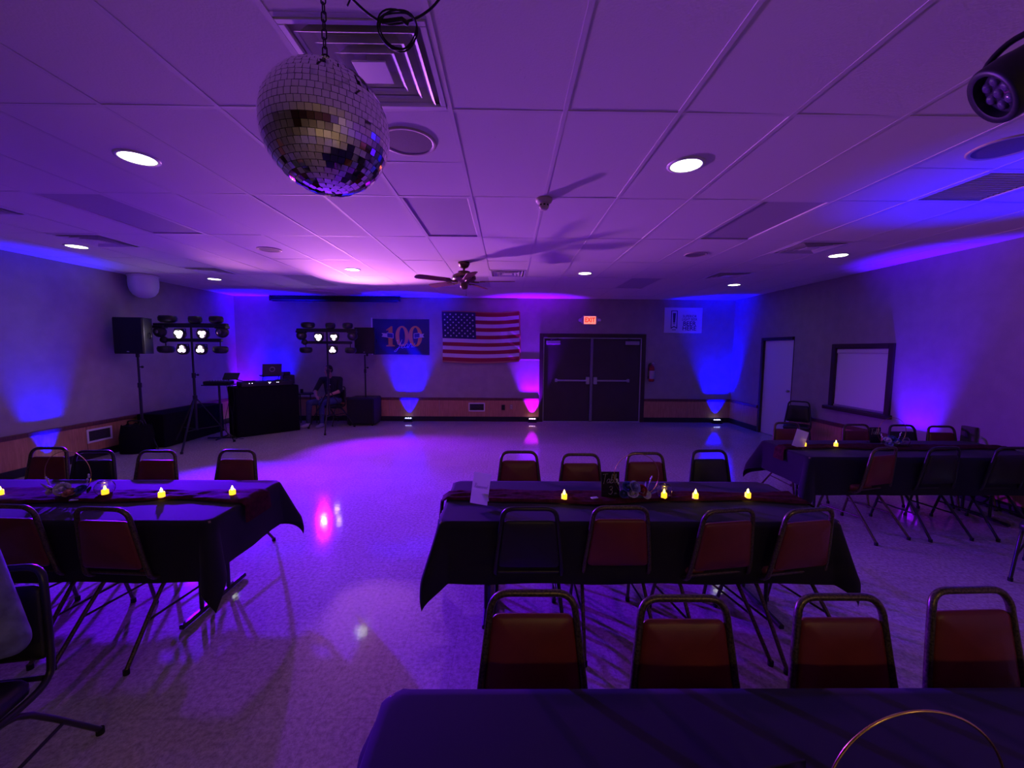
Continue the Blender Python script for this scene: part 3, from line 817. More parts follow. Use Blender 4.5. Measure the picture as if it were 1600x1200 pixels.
def make_cloth(ox=.31, oy=.37, seed=0):
    rc = .07; b = MB(); hx, hy = TL / 2 + .006, TW / 2 + .006; zt = TH + .004
    rnd = random.Random(seed)
    ph = [rnd.uniform(0, 6.28) for _ in range(6)]
    cf = [rnd.uniform(.30, .46) for _ in range(4)]; bulge = [rnd.uniform(.6, 1.1) for _ in range(4)]
    def pos(a, c):
        qx = max(-hx + rc, min(hx - rc, a)); qy = max(-hy + rc, min(hy - rc, c))
        dx, dy = a - qx, c - qy; dist = math.hypot(dx, dy)
        if dist <= rc + 1e-6:
            return (a, c, zt)
        ux, uy = dx / dist, dy / dist
        over = dist - rc
        cornerness = (2 * abs(ux * uy)) if (abs(dx) > 1e-6 and abs(dy) > 1e-6) else 0.0
        ci = (0 if a > 0 else 1) + (0 if c > 0 else 2)
        lift = cornerness ** 2
        # a soft fold on each side of the corner ridge
        th = math.atan2(abs(dy), abs(dx))
        fold = math.sin(th * 4 + ph[ci]) * .020 * min(1, over / .3) * cornerness
        flare = .010 + over * (.04 + cf[ci] * lift) + fold
        flare -= lift * bulge[ci] * .55 * max(0, over - .34) ** 1.3 * 1.2
        wav = .010 * math.sin(a * 9 + ph[4]) * min(1, over / .25) + .008 * math.sin(c * 14 + ph[5]) * min(1, over / .25)
        flare += wav * (1 - cornerness)
        z = zt - math.sqrt(max(over ** 2 - (flare * .8) ** 2, (over * .6) ** 2)) if over > .02 else zt - over * .8
        return (qx + ux * (rc + flare), qy + uy * (rc + flare), z)
    def coords(h, o):
        c = [-h - o * (1 - i / 12) for i in range(12)]
        c += [-h + rc * i / 3 for i in range(3)]
        n = max(4, int((2 * h - 2 * rc) / .12))
        c += [-h + rc + (2 * h - 2 * rc) * i / n for i in range(n + 1)]
        c += [h - rc + rc * (i + 1) / 3 for i in range(2)]
        c += [h + o * i / 12 for i in range(13)]
        return c
    X, Y = coords(hx, ox), coords(hy, oy)
    vs = [pos(x, y) for y in Y for x in X]; n = len(X)
    fs = [(j * n + i, j * n + i + 1, (j + 1) * n + i + 1, (j + 1) * n + i) for j in range(len(Y) - 1) for i in range(n - 1)]
    b.add(vs, fs, 0, True)
    return b
def runner(L, Wd, seed, hang=.12):
    b = MB(); rnd = random.Random(seed); a0, a1, a2 = [rnd.uniform(0, 6) for _ in range(3)]
    hx = TL / 2 + .02
    def fn(u, v):
        s = -(hx + hang) + 2 * (hx + hang) * u
        yy = (v - .5) * Wd * (1 + .22 * math.sin(s * 3 + a0) + .12 * math.sin(s * 9 + a1))
        nz = noise.noise(Vector((s * 5, yy * 38, seed))) * .012 + noise.noise(Vector((s * 14, yy * 70, seed + 3))) * .007
        h = max(.010, .022 + nz * (.6 + .4 * math.sin(PI * v)))
        if v < .02 or v > .98: h = .010
        yy += .015 * math.sin(s * 4.2 + a2)
        if abs(s) > hx:
            e = abs(s) - hx
            return (math.copysign(hx + .012 + e * .10 + h * .6, s), yy * (1 + e), TH - e)
        return (s, yy, TH + h)
    b.grid(fn, 120, 12)
    return b
tables = [('centre', .815, 2.745, 'black-clothed folding table carrying the Table 3 sign', 'black tablecloth on the centre table with the Table 3 sign', 'crumpled wine-red runner along the centre table'),
          ('left', -2.99, 2.745, 'black-clothed folding table with the peach rose arrangement', 'black tablecloth on the left table with the peach rose arrangement', 'wine-red runner along the left table'),
          ('right', 4.20, 4.275, 'black-clothed folding table below the serving window', 'black tablecloth on the table below the serving window', 'dark runner along the table below the serving window'),
          ('near', .87, .77, 'closest black-clothed folding table, along the bottom of the picture', 'black tablecloth filling the bottom of the picture', None)]
tab0 = None
for i, (nm, x, y, l1, l2, l3) in enumerate(tables):
    if tab0 is None:
        tab0 = make_table(); tab0.location = (x, y, 0); tab0['label'] = l1; tab0['group'] = 'folding tables'
    else: dup(tab0, (x, y, 0), label=l1)
    c = make_cloth(seed=i + 3)
    c = c.build('tablecloth', M_cloth, loc=(x, y, 0)); tag(c, l2, 'tablecloth', 'black tablecloths')
    if l3:
        r = runner(TL, .20 if nm != 'left' else .24, i + 11).build('table_runner', M_runner, loc=(x, y + .02, .004)); tag(r, l3, 'table runner', 'wine-red table runners')

# ================================================================== TABLE-TOP THINGS
ZT = TH + .006
cand = None
def candle(x, y, label, z=ZT + .016):
    global cand
    if cand is None:
        cand = thing('led_candle', label, 'candle', (x, y, z), group='flameless candles')
        b = MB(); b.lathe([(0, 0), (.019, 0), (.0195, .003), (.0195, .035), (.016, .040), (.009, .036), (0, .034)], 18); b.build('body', M_candle, cand)
        b = MB(); b.lathe([(0, .034), (.006, .037), (.0085, .046), (.006, .056), (.002, .066), (0, .069)], 12); b.build('flame', M_flame, cand)
        b = MB(); b.lathe([(.0192, -.0005), (.0205, 0), (.0205, .004), (.0192, .0045)], 18); b.build('base_ring', M_white, cand)
        return cand
    return dup(cand, (x, y, z), label=label)
candle(.392, 2.69, 'glowing yellow candle between the white card and the Table 3 sign')
candle(1.085, 2.715, 'glowing candle inside the glass globe on the centre table')
candle(1.300, 2.71, 'glowing candle just right of the glass globe on the centre table')
candle(1.672, 2.725, 'glowing candle nearest the right end of the centre table')
candle(-3.455, 2.735, 'glowing candle cut by the left picture edge')
candle(-2.755, 2.745, 'glowing candle inside the glass globe on the left table')
candle(-2.338, 2.705, 'glowing candle to the right of the glass globe on the left table')
candle(-1.893, 2.752, 'glowing candle nearest the right end of the left table')
candle(3.205, 4.275, 'glowing candle beside the white card on the right table')
candle(3.549, 4.275, 'glowing candle in the open middle of the right table near its sign')
def globe(x, y, label):
    t = thing('glass_globe', label, 'glass globe', (x, y, ZT + .012), group='glass globes')
    r = .055
    prof = [(0, .0)] + [(r * math.sin(a), r - r * math.cos(a) if True else 0) for a in [PI * i / 20 * .80 for i in range(1, 21)]]
    inner = [(max(p[0] - .002 * (p[0] / r), 0), p[1] + .002 * (1 if p[1] < r else -.4)) for p in prof][::-1]
    b = MB(); b.lathe(prof + inner, 32); b.build('bowl', M_glass, t)
    zr = prof[-1][1]; rr = prof[-1][0]
    b = MB(); b.tube([(rr * math.cos(a), rr * math.sin(a), zr) for a in [2 * PI * i / 28 for i in range(28)]], .002, 6, closed=True); b.build('rim', M_glass, t)
    return t
globe(1.085, 2.715, 'small glass globe holding a lit candle on the centre table')
globe(-2.755, 2.745, 'small glass globe holding a lit candle on the left table')
globe(4.33, 4.32, 'small empty glass globe on the right table')

def rose_mesh(b, c, r, tilt, seed):
    rnd = random.Random(seed)
    M = TR(*c) @ RZ(tilt[1]) @ RX(tilt[0])
    b.sphere((0, 0, r * .25), (r * .36, r * .36, r * .5), 8, 5, M=M)
    for ring, (n, rad, h, op, w) in enumerate(((3, .34, .78, .10, .55), (4, .56, .70, .35, .62), (5, .78, .56, .70, .66), (6, .95, .40, 1.05, .62))):
        for i in range(n):
            a = 2 * PI * i / n + ring * .7 + rnd.uniform(-.15, .15)
            def fn(u, v, a=a, rad=rad, h=h, op=op, w=w):
                s = (u - .5) * 2 * w * (1 - .35 * (v - .4) ** 2)
                rr = r * (rad * .35 + rad * .65 * v ** .6 + .12 * op * max(0, v - .6) * 2)
                z = r * (-.25 + (h + .25) * v - .25 * op * max(0, v - .65) * 2 - .12 * (2 * u - 1) ** 2 * v)
                return ((rr * math.cos(a + s * 1.25), rr * math.sin(a + s * 1.25), z))
            b.grid(fn, 4, 4, M=M)
def leaf_mesh(b, base, tip, w, droop=.0, m=0):
    B, Tp = Vector(base), Vector(tip); d = Tp - B
    side = d.cross(Vector((0, 0, 1)));
    side = side.normalized() if side.length > 1e-5 else Vector((1, 0, 0))
    nr = side.cross(d).normalized()
    def fn(u, v):
        ww = w * math.sin(PI * min(1, v ** .8 * .97 + .03)) ** .9
        p = B + d * v + side * (u - .5) * 2 * ww + nr * (.25 * ww * abs(2 * u - 1) - droop * v * v)
        return tuple(p)
    b.grid(fn, 2, 6, m)
M_green = mat('eucalyptus_green', (.07, .13, .075), .55, noise_amt=.3, noise_scale=40)
M_greenp = mat('pale_leaf_green', (.15, .20, .12), .55)
petal = {'blue': mat('blue_petals', (.06, .09, .33), .6), 'lilac': mat('lilac_petals', (.28, .27, .55), .6), 'white': mat('white_petals', (.68, .66, .66), .6), 'red': mat('red_petals', (.28, .02, .03), .6), 'peach': mat('peach_petals', (.70, .36, .20), .6), 'cream': mat('cream_petals', (.62, .52, .40), .6)}
def centrepiece(x, y, rot, hoop_r, roses, label, seed, hoop_c=0.0):
    t = thing('hoop_centrepiece', label, 'centrepiece', (x, y, ZT + .010), rot, 'flower hoop centrepieces')
    b = MB(); b.tube([(hoop_c + hoop_r * math.cos(a), 0, hoop_r + .004 + hoop_r * math.sin(a)) for a in [2 * PI * i / 72 for i in range(72)]], .0022 if hoop_r < .17 else .0026, 8, closed=True)
    b.build('hoop', M_gold, t)
    b = MB(); b.box((hoop_c * .8, 0, .012), (.12, .05, .03), .008); b.build('foam_base', M_green, t)
    rnd = random.Random(seed)
    for i, (px, py, pz, r, col) in enumerate(roses):
        b = MB(); rose_mesh(b, (px, py, pz), r, (rnd.uniform(.5, 1.0), rnd.uniform(-.5, .5)), seed * 10 + i)
        b.build('rose', petal[col], t)
    x0 = min(p[0] for p in roses) - .03; x1 = max(p[0] for p in roses) + .03
    for i in range(12):
        s = i / 11; bx = x0 + (x1 - x0) * s
        an = rnd.uniform(-.4, .4); up = rnd.uniform(.02, .11); dx = (s - .5) * .09 + rnd.uniform(-.02, .02)
        b = MB(); leaf_mesh(b, (bx, rnd.uniform(-.02, .02), .03), (bx + dx, rnd.uniform(-.06, .03), .03 + up * .8), .012, .015)
        b.build('leaf', M_green if i % 3 else M_greenp, t)
    # small berry sprigs
    for (bx, dx, up) in ((x1 - .02, .03, .12), (x0 + .02, -.035, .10)):
        b = MB(); b.tube([(bx, 0, .03), (bx + dx * .5, 0, .03 + up * .6), (bx + dx, -.005, .03 + up)], .0016, 5)
        for k in range(3): b.sphere((bx + dx * (.7 + .18 * k), -.004 + .006 * (k % 2), .03 + up * (.75 + .13 * k)), (.006, .006, .009), 8, 6)
        b.build('sprig', petal['white'], t)
    return t
centrepiece(.875, 2.735, 0, .155, [(-.045, -.02, .085, .040, 'blue'), (.0, -.035, .090, .042, 'lilac'), (.055, -.02, .06, .042, 'red'), (-.015, -.045, .045, .036, 'white'), (.085, -.03, .035, .030, 'white'), (-.07, -.03, .04, .03, 'blue')], 'gold hoop centrepiece with blue, white and red roses beside the Table 3 sign', 5, .02)
centrepiece(-2.985, 2.735, 0, .155, [(.0, -.04, .062, .045, 'white'), (-.03, -.03, .075, .036, 'white'), (.055, -.05, .042, .038, 'peach'), (-.10, -.02, .04, .028, 'cream'), (.10, -.02, .055, .034, 'blue')], 'hoop centrepiece with white and peach roses on the left table', 6, .0)
centrepiece(4.20, 4.33, 0, .155, [(-.07, -.03, .075, .036, 'white'), (-.02, -.03, .085, .040, 'blue'), (-.065, -.05, .035, .034, 'lilac'), (.03, -.03, .05, .03, 'white'), (.06, -.02, .06, .03, 'blue')], 'hoop centrepiece with blue and white roses on the right table', 7, .0)
centrepiece(.775, .700, 0, .172, [(-.065, -.02, .022, .036, 'cream'), (-.005, -.015, .035, .032, 'white'), (.055, -.02, .030, .038, 'peach'), (.0, -.06, .0, .04, 'red')], 'big gold hoop centrepiece at the bottom edge of the picture', 8, .01)

# script lettering, drawn as pen strokes on a 1-unit body height
GL = {
 'T': [[(-.05, .95), (.25, 1.0), (.62, 1.02)], [(.30, 1.0), (.26, .5), (.22, .0), (.18, -.08)]],
 'a': [[(.38, .40), (.20, .46), (.04, .28), (.08, .06), (.22, .03), (.36, .22), (.40, .44), (.36, .12), (.42, .02), (.54, .08)]],
 'b': [[(.0, .10), (.16, .55), (.22, .95), (.12, 1.0), (.06, .55), (.06, .05), (.22, .02), (.34, .22), (.22, .40), (.10, .30)], [(.30, .36), (.46, .30)]],
 'l': [[(.0, .10), (.20, .60), (.22, .98), (.12, 1.0), (.06, .55), (.08, .06), (.20, .02), (.30, .12)]],
 'e': [[(.0, .14), (.24, .26), (.28, .42), (.16, .46), (.06, .26), (.14, .04), (.30, .04), (.42, .14)]],
 '3': [[(.02, .86), (.20, 1.0), (.40, .86), (.34, .62), (.14, .54), (.36, .48), (.46, .22), (.26, -.02), (.0, .10)]],
 'Y': [[(-.05, .92), (.10, .98), (.12, .62), (.26, .46), (.44, .60), (.56, 1.0)], [(.56, 1.0), (.46, .5), (.30, .0), (.12, -.30), (-.05, -.28), (.10, -.05), (.50, .16)]],
 'r': [[(.0, .10), (.12, .42), (.16, .46), (.20, .36), (.34, .40), (.30, .10), (.38, .02), (.48, .10)]],
 's': [[(.0, .08), (.16, .36), (.20, .46), (.24, .26), (.26, .08), (.10, .02), (.02, .08)]],
 'R': [[(.10, -.02), (.16, .5), (.22, .98)], [(-.02, .80), (.20, 1.0), (.50, .92), (.46, .64), (.18, .50), (.36, .24), (.56, .0)]],
 'v': [[(.0, .40), (.08, .44), (.14, .06), (.28, .38), (.34, .44), (.46, .38)]],
 'd': [[(.36, .38), (.18, .44), (.04, .26), (.10, .04), (.24, .06), (.38, .40), (.46, .98)], [(.46, .98), (.38, .30), (.40, .04), (.52, .08)]],
}
ADV = {'T': .56, 'a': .50, 'b': .42, 'l': .27, 'e': .38, '3': .5, 'Y': .58, 'r': .44, 's': .30, 'R': .56, 'v': .44, 'd': .5}
def script(b, txt, size, M, pen=.05, slant=.15, align='C', squash=1.0, m=0):
    tw = sum(ADV[c] for c in txt) * size * squash
    x = -tw / 2 if align == 'C' else 0
    for c in txt:
        for st in GL[c]:
            pts = [(x + (px + py * slant) * size * squash, py * size, 0) for px, py in st]
            b.tube(smooth_path(pts, 4), pen * size, 5, m=m, M=M, flat=.35)
        x += ADV[c] * size * squash
UP = RX(PI / 2)      # text plane (x right, y up) standing in x-z, facing -y
def number_sign(x, y, rotz, label, number=True):
    t = thing('table_number_sign', label, 'sign', (x, y, ZT + .016), group='black table number signs', rot=(-.10, 0, rotz))
    b = MB(); b.box((0, 0, .088), (.125, .006, .176), .001); b.build('panel', mat('black_acrylic', (.008, .008, .010), .25), t)
    b = MB(); b.box((0, .030, .006), (.10, .06, .010), .002); b.box((0, .012, .04), (.06, .006, .07), .001); b.build('stand', mat('black_acrylic', (0, 0, 0)), t)
    b = MB()
    script(b, 'Table', .062, TR(0, -.0042, .098) @ UP, .030, squash=.86)
    if number: script(b, '3', .055, TR(0.0, -.0042, .022) @ UP, .034)
    b.build('lettering', M_wink, t)
    return t
number_sign(.718, 2.735, 0, 'black sign lettered in white script beside the roses on the centre table')
number_sign(4.145, 4.455, 0, 'black sign lettered in white script on the right table, half hidden by a chair', False)
number_sign(.56, .735, .18, 'black sign at the bottom edge of the picture, only its top corner showing', False)
def card(x, y, rz, lean, label, writing=True, roll=0.0, hh=.205):
    t = thing('menu_card', label, 'card', (x, y, ZT + .016), group='white standing cards', rot=(0, roll, rz))
    M = RX(-lean)
    b = MB(); b.box((0, 0, hh / 2), (.118, .0016, hh), M=M); b.build('front_leaf', M_paper, t)
    top = M @ Vector((0, 0, hh))
    b = MB(); b.box((0, 0, hh * .22), (.05, .0016, hh * .44), M=TR(.025, .075, 0) @ RX(.62)); b.build('easel_leg', M_paper, t)
    if writing:
        b = MB(); script(b, 'Reserved', .030, M @ TR(0, -.0012, .104) @ UP, .055, squash=.90); b.build('lettering', mat('grey_ink', (.12, .10, .16), .7), t)
    return t
card(-.185, 2.60, -.22, .16, 'white standing card with the script word Reserved at the left end of the centre table', True, .09, .205)
card(3.105, 4.235, -.25, .25, 'tilted white standing card at the left end of the right table', False, .33, .19)
for (x, y, z0, rz, lab) in ((.60, 2.70, ZT + .02, .3, 'tiny white favour packet left of the Table 3 sign'), (-2.87, 2.655, ZT + .012, .35, 'thin white packet below the peach rose on the left table')):
    b = MB(); b.box((0, 0, .004), (.05, .026, .008), .003); o = b.build('favour_packet', M_paper, loc=(x, y, z0), rotz=rz); tag(o, lab, 'packet')

# ================================================================== MIRROR BALL
BC, BR = Vector((-.609, 1.432, 2.504)), .200
ball = thing('mirror_ball', 'large mirror ball of square mirror facets hanging by a chain', 'mirror ball', BC)
ball['group'] = 'mirror balls'
b = MB(); b.sphere((0, 0, 0), BR - .003, 40, 24); b.build('core', M_ballcore, ball)
rows = 30; fac = []
for i in range(rows):
    th = PI * (i + .5) / rows
    n = max(3, int(round(2 * PI * BR * math.sin(th) / (PI * BR / rows) * .98)))
    for j in range(n):
        ph = 2 * PI * (j + .37 * (i % 2)) / n
        d = Vector((math.sin(th) * math.cos(ph), math.sin(th) * math.sin(ph), math.cos(th)))
        hw = PI * BR * math.sin(th) / n * .94; fac.append((d, ph, hw))
view = (Vector((0, 0, 1.7777)) - BC).normalized()
fac.sort(key=lambda q: -q[0].dot(view))
hh = PI * BR / rows / 2 * .94
rest = MB(); rb = random.Random(3)
def facet(b, d, ph, hw, M=None):
    e1 = Vector((-math.sin(ph), math.cos(ph), 0)); e2 = d.cross(e1)
    dj = (d + e1 * rb.gauss(0, .016) + e2 * rb.gauss(0, .016)).normalized()
    e1 = (e1 - dj * e1.dot(dj)).normalized(); e2 = dj.cross(e1)
    c = d * BR
    vs = [c + e1 * (sx * hw) + e2 * (sy * hh) + dj * z for z in (-.003, .0008) for sx, sy in ((-1, -1), (1, -1), (1, 1), (-1, 1))]
    fs = [(4, 5, 6, 7), (0, 1, 5, 4), (1, 2, 6, 5), (2, 3, 7, 6), (3, 0, 4, 7)]
    b.add(vs, fs)
for i, (d, ph, hw) in enumerate(fac):
    if i < 290:
        b = MB(); facet(b, d, ph, hw); b.build('mirror_facet', M_mirror, ball)
    else: facet(rest, d, ph, hw)
o = rest.build('mirror_facets', M_mirror, ball); o['kind'] = 'stuff'
b = MB(); b.cyl((0, 0, BR + .006), .022, .02, 20); b.tube([(.014 * math.cos(a), 0, BR + .028 + .014 * math.sin(a)) for a in [2 * PI * i / 16 for i in range(16)]], .003, 6, closed=True); b.build('hanging_cap', M_iron, ball)
b = MB(); zc = BR + .05; k = 0
while zc < CEIL - BC.z - .02:
    M = TR(0, 0, zc) @ RZ((k % 2) * PI / 2)
    pts = [(.0075 * math.cos(a), 0, .0075 * math.sin(a) + (.009 if math.sin(a) > 0 else -.009)) for a in [2 * PI * (i + .5) / 12 for i in range(12)]]
    b.tube(pts, .0024, 5, closed=True, M=M); zc += .027; k += 1
b.box((0, 0, CEIL - BC.z - .008), (.05, .05, .016), .004)
b.build('chain', M_iron, ball)

# swagged cable with a coil
cz = CEIL
pts = smooth_path([(-.66, 1.18, cz - .03), (-.56, 1.36, cz - .10), (-.50, 1.455, cz - .125), (-.44, 1.50, cz - .140), (-.385, 1.512, cz - .135), (-.30, 1.50, cz - .115), (-.22, 1.44, cz - .095), (-.10, 1.30, cz - .03)], 6)
t = thing('coiled_cable', 'black cable swagged under the ceiling with a hanging coil, above the mirror ball', 'cable', (0, 0, 0))
b = MB(); b.tube(pts, .0042, 6); b.build('cable', M_wire, t)
b = MB()
coil = []
for i in range(4 * 28 + 1):
    a = 2 * PI * i / 28
    w1 = 1 + .06 * math.sin(i * .11)
    sn = .048 * w1 * math.sin(a) + .004 * math.sin(i * .23)
    coil.append((-.385 + .066 * w1 * math.cos(a), 1.500 - .50 * sn + .006 * math.sin(i * .5), cz - .162 + .86 * sn + .006 * math.cos(a * 2)))
b.tube(coil, .0027, 6); b.build('coil', M_wire, t)
b = MB(); b.tube([(-.530, 1.43, cz - .145), (-.515, 1.44, cz - .10), (-.525, 1.445, cz - .085)], .003, 5); b.build('cable_tie', M_wire, t)
b = MB(); b.tube([(-.44, 1.50, cz - .14), (-.37, 1.50, cz - .13), (-.35, 1.508, cz - .14)], .008, 6); b.build('cable_tie', M_wire, t)
b = MB(); b.cyl((-.66, 1.18, cz - .014), .012, .028, 10); b.cyl((-.10, 1.30, cz - .014), .012, .028, 10); b.build('ceiling_hook', M_iron, t)

# black spotlight at the upper right
SPC = Vector((1.745, 1.43, 2.715))
t = thing('par_spotlight', 'black can spotlight hanging from the ceiling at the upper right', 'spotlight', SPC)
ax = Vector((-.65, .36, -.48)).normalized()
Q = ax.to_track_quat('Z', 'Y').to_matrix().to_4x4()
b = MB(); b.lathe([(.078, .095), (.096, .10), (.102, .09), (.102, .03), (.096, .0), (.090, -.05), (.090, -.16), (.075, -.20), (.04, -.215), (0, -.215)], 32, M=Q)
b.lathe([(.078, .095), (.074, .04)], 32, M=Q)
b.build('housing', M_black, t)
b = MB(); b.lathe([(0, .078), (.04, .076), (.076, .070)], 28, M=Q); b.build('lens_plate', mat('lamp_dark', (.03, .03, .035), .15), t)
for i in range(7):
    a = 2 * PI * i / 6; rr = .044 if i < 6 else 0
    b = MB(); b.lathe([(.019, .072), (.018, .080), (.010, .085), (0, .086)], 14, M=Q @ TR(rr * math.cos(a), rr * math.sin(a), 0)); b.build('led_lens', M_ledoff, t)
sd = Q @ Vector((0, 1, 0)); sd = Vector((.42, -.86, .0)).normalized()
b = MB(); top = Vector((.05, .02, CEIL - SPC.z))
pt = [sd * .108 + Vector((.06, .03, .02)), sd * .112 + Vector((.05, .03, .10)), sd * .07 + Vector((.05, .02, .155)), Vector((.05, .02, .165)), -sd * .07 + Vector((.05, .02, .155)), -sd * .112 + Vector((.05, .03, .10)), -sd * .108 + Vector((.06, .03, .02))]
b.tube(smooth_path(pt, 4), .011, 8); b.build('yoke', M_blackm, t)
for s in (-1, 1):
    b = MB(); b.sphere(sd * s * .112 + Vector((.06, .03, .02)), .018, 12, 8); b.build('knob', M_black, t)
b = MB(); b.tube([(.05, .02, .160), (.05, .02, CEIL - SPC.z)], .012, 8); b.box((.05, .02, CEIL - SPC.z - .012), (.09, .09, .022), .004); b.build('ceiling_mount', M_blackm, t)

# ================================================================== CEILING FAN
t = thing('ceiling_fan', 'brass ceiling fan with brown wooden blades over the dance floor', 'ceiling fan', (-.639, 6.01, CEIL))
b = MB(); b.lathe([(0, 0), (.085, 0), (.083, -.03), (.06, -.07), (.03, -.085), (0, -.085)], 28); b.build('canopy', M_brass, t)
b = MB(); b.tube([(0, 0, -.08), (0, 0, -.13)], .016, 12); b.build('downrod', M_brass, t)
b = MB(); b.lathe([(0, -.115), (.04, -.12), (.085, -.13), (.09, -.145), (.07, -.152), (.12, -.165), (.165, -.19), (.172, -.215), (.165, -.245), (.13, -.275), (.08, -.285), (.075, -.30), (0, -.30)], 36); b.build('motor', M_brass, t)
for i in range(8):
    a = 2 * PI * i / 8; b = MB(); b.box((.168, 0, -.228), (.008, .07, .03), .003, M=RZ(a)); b.build('vent_band', M_blackm, t)
b = MB(); b.lathe([(.055, -.30), (.06, -.33), (.05, -.37), (.025, -.385), (0, -.388)], 24); b.build('switch_cup', M_brass, t)
for i in range(5):
    a = math.radians(-3 + 72 * i)
    M = RZ(a) @ TR(0, 0, -.275) @ RX(.21)
    o_ = [(.235, -.055), (.26, -.062)] + [(.66, -.076)] + [(.70, -.07), (.735, -.04), (.742, 0), (.735, .04), (.70, .07)] + [(.66, .076), (.26, .062), (.235, .055)]
    b = MB(); b.prism(o_, .008, M=M); bl = b.build('blade', M_brown, t)
    b = MB(); b.tube([(.10, 0, -.27), (.16, 0, -.283), (.22, 0, -.283)], [.02, .014, .012], 8, M=RZ(a), flat=.5)
    b.prism([(.19, -.02), (.25, -.05), (.31, -.045), (.31, .045), (.25, .05), (.19, .02)], .006, M=M @ TR(0, 0, -.008)); b.build('blade_iron', M_brass, bl)
b = MB(); b.tube([(.03, 0, -.38), (.03, 0, -.46)], .0015, 5); b.sphere((.03, 0, -.468), .008, 8, 6); b.build('pull_chain', M_brass, t)

# ================================================================== WALL HANGINGS
# national flag: 13 stripes, canton, 50 stars, gold fringe
fx0, fx1, fz0, fz1, fy = -1.60, .285, 1.515, 2.70, ROOM_B - .035
FW, FH = fx1 - fx0, fz1 - fz0
t = thing('national_flag', 'red, white and blue stars and stripes flag with gold fringe pinned to the back wall', 'flag', (fx0, fy, fz0))
def fpos(u, v):
    sag = -.030 * math.sin(PI * u) * (1 - .3 * v) + .018 * (u > .0) * math.sin(u * PI * 2) * v
    y = -.012 * math.sin(u * 9 + v * 2) - .010 * math.sin(v * 7 + u * 4) - .03 * (1 - v) * u
    z = FH * v + .022 * (u ** 3) + sag
    if u > .86: y += .012 * math.sin(v * 24 + u * 30); z += .004 * math.sin(v * 30)
    return (FW * u + .01 * math.sin(v * 5), y, z)
cu, cv = .435, 6 / 13
M_red = mat('flag_red', (.28, .012, .025), .7); M_wh = mat('flag_white', (.66, .64, .66), .7); M_nav = mat('flag_navy', (.012, .016, .07), .7)
def fm(u, v):
    s = int(v * 13 + 1e-6)
    if u < cu and v > cv: return 2
    return 0 if s % 2 == 0 else 1
b = MB(); b.grid(fpos, 46, 39, mfn=lambda u, v: fm(u, v)); b.build('cloth', [M_red, M_wh, M_nav], t)
b = MB()
for r in range(9):
    for c in range(11):
        if (r + c) % 2: continue
        u = cu * (c + 1) / 12; v = cv + (1 - cv) * (r + 1) / 10
        p = fpos(u, v); R0 = .026
        vs = [(p[0], p[1] - .006, p[2])] + [(p[0] + (R0 if i % 2 == 0 else R0 * .42) * math.sin(i * PI / 5), p[1] - .006, p[2] + (R0 if i % 2 == 0 else R0 * .42) * math.cos(i * PI / 5)) for i in range(10)]
        b.add(vs, [(0, 1 + (i + 1) % 10, 1 + i) for i in range(10)])
b.build('stars', mat('star_white', (.75, .74, .76), .7), t)
b = MB()
path = [fpos(i / 30, 1) for i in range(31)]
def ribbon(b, P, off):
    n = len(P); vs = [p for p in P] + [(p[0] + off[0], p[1] - .004, p[2] + off[1]) for p in P]
    b.add(vs, [(i, i + 1, n + i + 1, n + i) for i in range(n - 1)])
ribbon(b, [fpos(i / 30, 1) for i in range(31)], (0, .026)); ribbon(b, [fpos(i / 30, 0) for i in range(31)], (0, -.040)); ribbon(b, [fpos(1, i / 30) for i in range(31)], (.028, 0))
b.build('fringe', mat('gold_fringe', (.42, .20, .10), .7), t)

# centenary banner
bx0, bx1, bz0, bz1 = -3.30, -1.92, 1.645, 2.52; BW, BH = bx1 - bx0, bz1 - bz0
t = thing('centenary_banner', 'navy banner reading 100 Years in gold with ribbons, behind the right loudspeaker', 'banner', (bx0, ROOM_B - .03, bz0))
def bpos(u, v):
    y = -.010 * math.sin(u * 8 + 3 * v) - .016 * max(0, .4 - v) * math.sin(u * 16 + v * 9) * 2.2 - .012 * math.sin(PI * u)
    return (BW * u, y, BH * v + .012 * math.sin(u * 3.2) * (1 - v) - .01 * math.sin(PI * u) * v)
b = MB(); b.grid(bpos, 36, 20); b.build('cloth', mat('banner_navy', (.012, .018, .10), .55), t)
b = MB(); b.box((-.018, -.004, BH * .5 + .01), (.034, .006, BH + .03), .002); b.build('header_strip', M_wh, t)
M_gd = mat('banner_gold', (.62, .33, .07), .6)
def onb(x, z, dy=-.016):
    p = bpos(x / BW, z / BH); return (x, p[1] + dy, p[2])
def flatpoly(b, pts, fn, m=0):
    pts = list(pts); b.add([fn(*p) for p in pts], [list(range(len(pts)))], m)
b = MB()
# the one: slab with serif and flag
flatpoly(b, [(.385, .24), (.485, .24), (.485, .66), (.385, .62)], onb); flatpoly(b, [(.385, .62), (.485, .66), (.485, .70), (.45, .70), (.33, .61), (.35, .585)], onb); flatpoly(b, [(.33, .20), (.54, .20), (.54, .225), (.485, .24), (.385, .24), (.33, .225)], onb)
def zero(cx, cz, rx, rz, ix, iz):
    n = 40
    A = [(cx + rx * math.cos(2 * PI * i / n), cz + rz * math.sin(2 * PI * i / n)) for i in range(n)]
    Bq = [(cx + ix * math.cos(2 * PI * i / n), cz + iz * math.sin(2 * PI * i / n)) for i in range(n)]
    b.add([onb(*p) for p in A] + [onb(*p) for p in Bq], [(i, (i + 1) % n, n + (i + 1) % n, n + i) for i in range(n)])
zero(.72, .455, .165, .255, .070, .215); zero(1.045, .455, .165, .255, .070, .215)
b.build('numeral_100', M_gd, t)
b = MB()
for (xa, xb, s) in ((.30, .52, 1), (.99, 1.12, -1)):
    pass
M_rb = mat('banner_ribbon', (.55, .55, .58), .6); M_rbd = mat('banner_ribbon_blue', (.03, .04, .22), .6)
fr = lambda x, z: onb(x, z, -.022)
